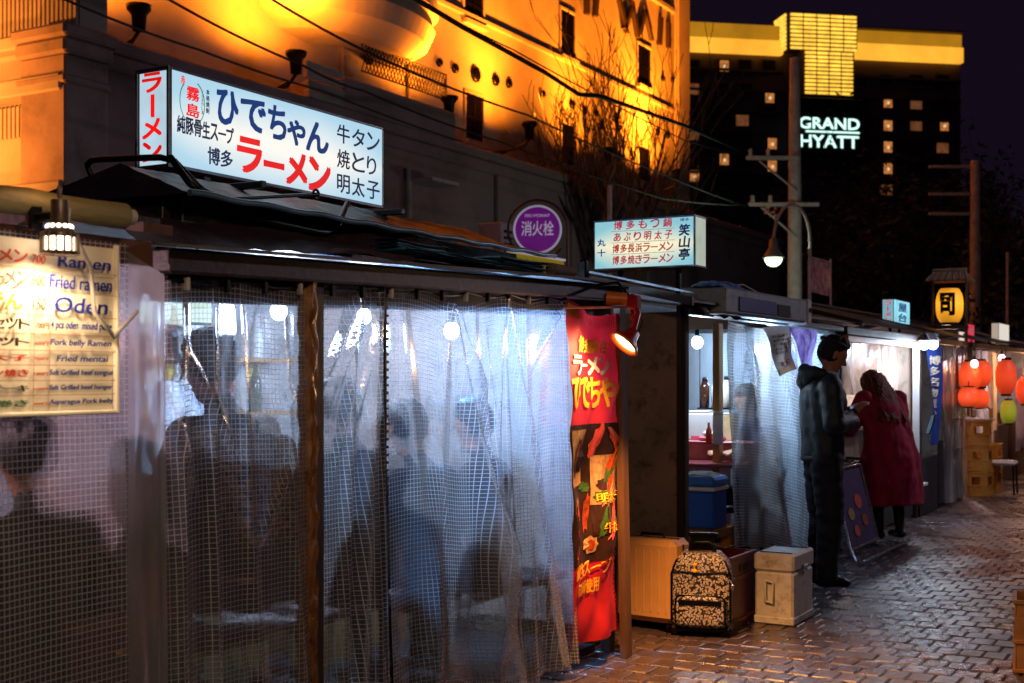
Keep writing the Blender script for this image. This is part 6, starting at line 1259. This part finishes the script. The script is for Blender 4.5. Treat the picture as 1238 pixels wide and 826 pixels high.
# A-frame sign with purple poster and its steel foot
t = thing('standing_sign', 'leaning standing sign with purple poster and food pictures, beside the crimson coat', 'standing sign', (-2.78, yy(1030, -2.78), 0)); b0_ = G(1012, 688); b1_ = G(1062, 664)
ya_, yb_ = yy(1012, -2.74), yy(1050, -2.74); m_pp = cloth_mat('purple_poster', (.06, .02, .14), .2, .5, 6)
sf = lambda u, v, o=0: Vector((-2.66-.16*v+o, ya_+.1+(yb_-ya_-.1)*u, .10+.62*v))
obj('poster', B().surf(lambda u, v: sf(u, v), 8, 8), m_pp, t, True, fix=False)
b = B(); b.tube([(-2.58, ya_, .03), sf(0, 0), sf(0, 1, .01)], .012, 8); b.tube([sf(1, 0), sf(1, 1, .01)], .012, 8); b.tube([sf(0, 1, .01), sf(1, 1, .01)], .012, 8); b.tube([sf(0, 0), sf(1, 0)], .012, 8); b.tube([sf(0, 1), Vector((-2.9, ya_+.1, .02))], .01, 8); b.tube([sf(1, 1), Vector((-2.9, yb_, .02))], .01, 8); obj('frame', b, m_chrome, t, True)
b = B(); b.box((-2.53, ya_-.05, .025), (-2.50, yb_+.5, .055), .006); b.box((-2.53, ya_+.1, 0), (-2.50, ya_+.14, .024)); b.box((-2.53, yb_+.35, 0), (-2.50, yb_+.39, .024)); b.box((-2.9, yb_+.2, .028), (-2.531, yb_+.23, .05)); obj('foot_rail', b, m_chrome, t, True)
for k, (u, v, r_) in enumerate(((.62, .55, .12), (.3, .42, .1), (.7, .3, .1), (.35, .2, .09))):
    b = B(); b.add([sf(u+r_*math.cos(a), v+r_*.8*math.sin(a), .006+k*.0005) for a in [2*math.pi*q/12 for q in range(12)]], [tuple(range(12))]); obj('printed_dish', b, m_dish[(4, 1, 0, 4)[k]], t, True, fix=False)
t = thing('chrome_ring_stool', 'round metal-rimmed stool between the standing man and the crimson coat', 'stool', (-3.02, yy(1034, -3.02), 0)); b = B(); b.tube([(.17*math.cos(a), .17*math.sin(a), .72) for a in [2*math.pi*k/24 for k in range(25)]], .014, 8); obj('rim', b, m_chrome, t); obj('seat', B().lathe([(0, .7), (.16, .7), (.16, .74), (0, .75)], 20), m_blackc, t); obj('pedestal', B().lathe([(.2, 0), (.2, .02), (.03, .04), (.03, .7)], 16), m_chrome, t)
# ================================================================== stall 5
y50, y51 = yy(1114), yy(1165)
s5 = far_stall('fifth food stall with a blue banner and two bright lamps at its corner', y50, y51)
sheet('plastic_curtain', s5, v_pink, yy(1138), y51, 1.82, .05, -2.88, [(.25, .2, .05, .07), (.6, .65, .04, .08)], 60, 40, 41, .02, .02)
b = B(); b.box((-2.9, yy(1150), .2), (-2.86, yy(1150)+.03, 1.82), .004)
for z in (.62, .98, 1.3): b.box((-2.862, yy(1148), z), (-2.85, y51, z+.018), .003)
obj('curtain_rail', b, m_chrome, s5, True); obj('low_wall', B().box((-2.97, y50, .0), (-2.92, yy(1136), .6), .004), m_blackc, s5, True)
b = B(); b.box((-2.945, yy(1138), .04), (-2.915, y51, .75), .004); obj('dark_panel', b, m_grey, s5, True)
t = thing('blue_banner', 'narrow blue banner with white lettering hanging at the corner of the fifth stall', 'banner', (-2.80, yy(1129, -2.8), 1.0)); a, c = yy(1122, -2.8), yy(1136, -2.8); bf = lambda u, v, o=0: Vector((-2.80+.03*math.sin(u*5+v*4)+o, a+(c-a)*u+.1*(1-v), .75+1.05*v))
obj('cloth', B().surf(lambda u, v: bf(u, v), 12, 30), cloth_mat('banner_blue', (.03, .09, .5), .4), t, True, fix=False); b = B(); col_text(b, '博多名物屋台', .25, .75, .9, .25, lambda u, v: bf(u, v, .012), bold=.02); obj('lettering', b, n_w, t, True, fix=False)
for px, lab in ((1117, 'left one of two bright round lamps above the blue banner'), (1128, 'right one of two bright round lamps above the blue banner')):
    p = PX(px, 416, -2.72); t = bulb(tuple(p), (.75, .86, 1), 22, lab, r=.05, cord=.14); b = B(); b.lathe([(.03, .11), (.075, .04), (.08, .03), (.07, .03)], 16); obj('shade', b, m_chrome, t)
p = PX(1148, 440, -3.4); bulb((p.x, p.y, 1.6), (1, .66, .62), 80, 'pinkish bulb inside the fifth stall', strength=15)
# ================================================================== stall 6 with lanterns
y60, y61 = yy(1176), 21.6
s6 = far_stall('sixth food stall at the far end, hung with red paper lanterns', y60, y61)
sheet('plastic_curtain', s6, v_pink, y60+.3, y60+1.5, 1.8, .1, -2.92, [(.3, .3, .05, .1)], 40, 30, 51)
b = B(); b.box((-2.93, y60+1.5, .0), (-2.88, y61, .8), .004); obj('front_panel', b, m_brown, s6, True); counter(s6, y60+1.6, y61-.2, -3.3, .9)
m_lr = None
def glowpaper(name, col, st, trn=.0):
    s = N(name); e = s.n('ShaderNodeEmission'); d = s.n('ShaderNodeBsdfPrincipled'); d.inputs['Base Color'].default_value = c4(col); tc = s.n('ShaderNodeTexCoord'); sp = s.n('ShaderNodeSeparateXYZ'); s.l(tc.outputs['Generated'], sp.inputs[0])
    k = s.math('SUBTRACT', 1.0, s.math('MULTIPLY', s.math('ABSOLUTE', s.math('SUBTRACT', sp.outputs[2], .55)), 1.2)); s.l(s.math('MULTIPLY', k, st), e.inputs[1]); e.inputs[0].default_value = c4(col)
    ad = s.n('ShaderNodeAddShader'); s.l(e.outputs[0], ad.inputs[0]); s.l(d.outputs[0], ad.inputs[1]); s.l(ad.outputs[0], s.out.inputs[0]); MATS[name] = s.m; return s.m
g_red = glowpaper('lantern_red', (1, .085, .018), .85); g_org = glowpaper('lantern_amber', (1, .42, .02), 1.15); g_grn = glowpaper('lantern_green', (.42, .5, .03), .35); g_redd = glowpaper('lantern_red_dim', (.95, .08, .02), .6)
def paper_lantern(p, r, h, mat, lab, group=None, ribs=9, char=None, cord=.12):
    t = thing('paper_lantern', lab, 'lantern', p, A0*0, group); prof = [(r*.45, 0)]
    for i in range(ribs*2+1):
        f = i/(ribs*2); e = 1-abs(2*f-1)**3.2*.42; prof.append((r*e*(1 if i % 2 else .965), h*.04+h*.92*f))
    prof.append((r*.45, h)); obj('paper', B().lathe(prof, 22), mat, t); obj('ring', B().lathe([(r*.46, h*.99), (r*.5, h), (r*.5, h*1.06), (r*.4, h*1.06)], 18), m_black, t); obj('base_ring', B().lathe([(r*.46, .01), (r*.5, 0), (r*.5, -h*.05), (r*.4, -h*.05)], 18), m_black, t)
    obj('cord', B().tube([(0, 0, h*1.04), (0, 0, h*1.04+cord)], .006, 5), m_black, t)
    if char:
        b = B(); n = len(char)
        def lm(u, v): a = -math.pi/2+u; return Vector((r*1.02*math.cos(a), r*1.02*math.sin(a), h*v))
        col_text(b, char, -.35, .35, .85, .15, lm, bold=.03, pad=.06); obj('lettering', b, m_black, t, fix=False)
    return t
for px, py, r, h, lab in ((1173, 455, .125, .34, 'upper left red lantern of the cluster above the yellow crates'), (1186, 452, .125, .32, 'upper right red lantern of the cluster above the yellow crates'), (1171, 480, .115, .22, 'lower left red lantern of the cluster above the yellow crates'), (1184, 482, .115, .22, 'lower right red lantern of the cluster above the yellow crates')):
    p = PX(px, py, -2.72 if py < 470 else -2.66); paper_lantern((p.x, p.y, p.z-h/2), r, h, g_red, lab, 'red lanterns of the sixth stall', cord=.1 if py < 470 else .06)
p = PX(1216, 455, -2.6); paper_lantern((p.x, p.y, p.z-.23), .13, .44, g_redd, 'tall plain red lantern above the green one', 'red lanterns of the sixth stall', ribs=14)
p = PX(1219, 497, -2.6); paper_lantern((p.x, p.y, p.z-.16), .10, .30, g_grn, 'small yellow-green lantern below the tall red one', cord=.02)
p = PX(1240, 470, -2.4); paper_lantern((p.x, p.y, p.z-.2), .12, .36, g_redd, 'red lantern cut by the right picture edge', 'red lanterns of the sixth stall')
for px, py, pw, lab in ((1211, 433, 150, 'bare warm bulb above the tall red lantern'), (1178, 440, 60, 'warm bulb among the red lantern cluster')):
    p = PX(px, py, -2.66); bulb(tuple(p), (1, .58, .26), pw, lab, r=.04, strength=45)
t = thing('hanging_strip', 'tall cream cloth strip hanging between the red lanterns', 'banner', tuple(PX(1200, 460, -2.75))); a = PX(1194, 425, -2.75); c = PX(1206, 520, -2.75)
obj('cloth', B().surf(lambda u, v: Vector((-2.75+.03*math.sin(u*6), a.y+(c.y-a.y)*u, a.z+(c.z-a.z)*v)), 8, 12), cloth_mat('strip_cream', (.7, .5, .3), .5), t, True, fix=False)
t = thing('hanging_cloth', 'white and pink cloth hanging behind the right edge lantern', 'cloth', tuple(PX(1236, 450, -2.75))); a = PX(1228, 445, -2.75); c = PX(1246, 540, -2.75)
obj('cloth', B().surf(lambda u, v: Vector((-2.75+.03*math.sin(u*6), a.y+(c.y-a.y)*u, a.z+(c.z-a.z)*v)), 8, 12), cloth_mat('strip_pink', (.75, .5, .5), .5), t, True, fix=False)
# yellow crates with an upturned chair, stool
cp_ = G(1178, 598); cx0, cy0_ = -2.80, 16.6
labs = ['bottom yellow crate of the stack under the red lanterns', 'middle yellow crate of the stack under the red lanterns', 'top yellow crate of the stack, carrying the upturned chair']
for k in range(3): t = thing('yellow_crate', labs[k], 'crate', (cx0, cy0_, .31*k), R(4*k-3), group='yellow crates under the red lanterns'); cratebox(t, .26, .34, .305, pm('crate_yellow_far', '#a8701a', .5, var=.2))
t = thing('yellow_crate', 'single yellow crate standing behind the tall stack, next to the low stool', 'crate', (-2.78, cy0_+.62, .31), group='yellow crates under the red lanterns'); cratebox(t, .26, .34, .305, MATS['crate_yellow_far'])
t = thing('yellow_crate', 'lower crate behind the tall stack, next to the low stool', 'crate', (-2.78, cy0_+.62, 0), group='yellow crates under the red lanterns'); cratebox(t, .26, .34, .305, MATS['crate_yellow_far'])
t = thing('folding_chair', 'small wooden chair upturned on the stack of yellow crates', 'chair', (cx0, cy0_, .925)); b = B(); b.box((-.16, -.16, .0), (.16, .16, .03), .01); obj('seat', b, m_int, t)
b = B(); b.tube([(-.15, -.12, .0), (-.15, -.13, .14), (-.12, -.13, .17), (.12, -.13, .17), (.15, -.13, .14), (.15, -.12, .0)], .014, 8); obj('backrest', b, m_wood, t)
for x in (-.13, .13): obj('leg', B().tube([(x, .13, .03), (x, .12, .15)], .012, 8), m_wood, t)
st = G(1212, 597); t = thing('low_stool', 'low padded stool on the lit pavement under the green lantern', 'stool', (st.x, st.y, 0)); obj('seat', B().box((-.17, -.15, .36), (.17, .15, .42), .025), m_int, t)
for x in (-.14, .14):
    for y in (-.12, .12): obj('leg', B().tube([(x*1.1, y*1.1, 0), (x, y, .37)], .013, 8), m_black, t)
t = thing('side_table', 'low dark counter table beyond the stool at the right edge', 'table', (-1.9, 19.6, 0)); obj('top', B().box((-.7, -.3, .55), (.9, .3, .6), .01), m_int, t)
for x in (-.6, .8): obj('leg', B().box((x-.03, -.25, 0), (x+.03, .25, .549), .005), m_black, t)
s7 = far_stall('last dark food stall closing the row beyond the lanterns', 22.2, 26.5)
b = B(); b.box((-2.93, 22.3, .0), (-2.88, 26.4, 1.8), .004); obj('front_panel', b, m_blackc, s7, True)
p = PX(1236, 440, -2.6); bulb((p.x, 21.9, 1.6), (1, .45, .2), 60, 'warm bulb beyond the last red lantern', strength=20)
# ================================================================== signs standing on the far roofs
def box_sign(lab, px0, pxm, px1, py0, py1, X, ma_, mb2, chars=None, inkc=None, chars2=None, ink2=None):
    a = PX(pxm, py1, X); c = PX(px1, py1, X); zt = PX(pxm, py0, X).z; X0 = PY(px0, py0, a.y).x; t = thing('lit_signboard', lab, 'signboard', ((X+X0)/2, (a.y+c.y)/2, a.z), group='lit signboards on the stall roofs')
    obj('box', B().box((X0, a.y+.006, a.z), (X-.006, c.y, zt), .004), m_alu, t, True); obj('end_face', B().box((X0+.01, a.y, a.z+.01), (X-.012, a.y+.005, zt-.01)), ma_, t, True); obj('front_face', B().box((X-.005, a.y+.012, a.z+.01), (X, c.y-.01, zt-.01)), mb2, t, True)
    obj('leg', B().box((X0+.05, a.y+.1, a.z-.25), (X0+.08, a.y+.13, a.z-.001)).box((X-.1, c.y-.15, a.z-.25), (X-.07, c.y-.12, a.z-.001)), m_black, t, True)
    if chars: b = B(); col_text(b, chars, .2, .8, .95, .08, lambda u, v: Vector((X0+(X-X0)*u, a.y-.004, a.z+(zt-a.z)*v)), bold=.02); obj('lettering', b, inkc, t, True, fix=False)
    if chars2: b = B(); col_text(b, chars2, .25, .75, .9, .12, lambda u, v: Vector((X+.004, a.y+(c.y-a.y)*u, a.z+(zt-a.z)*v)), bold=.03); obj('lettering', b, ink2, t, True, fix=False)
    return t
box_sign('small cyan lit box sign with ラーメン in red, on the fourth stall roof', 1066, 1081, 1100, 361, 393, -3.3, em('box_cyan_a', (.3, .7, .85), .7, .2), em('box_cyan_b', (.35, .85, 1), 1.1, .35, 6), 'ラーメン', n_red, '屋台', n_blue)
box_sign('small crimson and white lit sign right of the amber lantern', 1166, 1170, 1178, 391, 418, -3.0, em('box_white', (1, .8, .7), .8), em('box_red', (.9, .03, .08), .9), None, None, '酒処', n_w)
box_sign('pale cream pair of lit box faces at far right over the red lanterns', 1198, 1208, 1220, 390, 415, -3.1, em('box_cream_a', (.8, .62, .48), .55), em('box_cream_b', (.95, .85, .75), .8))
box_sign('tiny white lit sign below the amber lantern', 1158, 1160, 1166, 400, 415, -3.0, em('box_white', (1, .8, .7), .8), em('box_white', (1, .8, .7), .8))
# amber roofed lantern
p = PX(1148, 390, -3.1); t = thing('roofed_lantern', 'tall amber lantern under a small tiled roof, rising over the fifth stall', 'lantern', (p.x, p.y, p.z)); hh = PX(1148, 349, -3.1).z-p.z
n = 20; prof = [(.09, 0)]+[(.165*(1-abs(2*i/n-1)**3*.35)*(1 if i % 2 else .97), hh*i/n) for i in range(n+1)]+[(.09, hh)]; obj('paper', B().lathe(prof, 22), g_org, t)
b = B(); 
col_text(b, '司', -.5, .5, .9, .15, lambda u, v: Vector((.172*math.cos(-math.pi/2+A0*0+u), .172*math.sin(-math.pi/2+u), hh*v)), bold=.06, pad=.1); obj('lettering', b, m_black, t, fix=False)
b = B(); b.prism([(-.26, -.2, hh+.08), (.26, -.2, hh+.08), (.18, 0, hh+.2), (-.18, 0, hh+.2)], (0, 0, .02)); b.prism([(-.26, .2, hh+.08), (.26, .2, hh+.08), (.18, 0, hh+.2), (-.18, 0, hh+.2)], (0, 0, .02)); b.tube([(-.2, 0, hh+.22), (.2, 0, hh+.22)], .03, 8)
[b.tube([(x*1.0, -.205, hh+.09), (x*.75, 0, hh+.21)], .014, 6) for x in (-.24, -.16, -.08, 0, .08, .16, .24)]; obj('roof', b, pm('roof_tile', '#6b5a4c', .6), t)
b = B(); b.tube([(-.2, 0, -.35), (-.2, 0, hh+.09)], .016, 8); b.tube([(.2, 0, -.35), (.2, 0, hh+.09)], .016, 8); b.box((-.22, -.03, -.08), (.22, .03, -.04), .004); obj('stand', b, m_post, t); obj('base_ring', B().lathe([(.09, 0), (.1, 0), (.1, -.03), (0, -.03)], 16), m_black, t)

bpy.data.scenes.remove(TS)
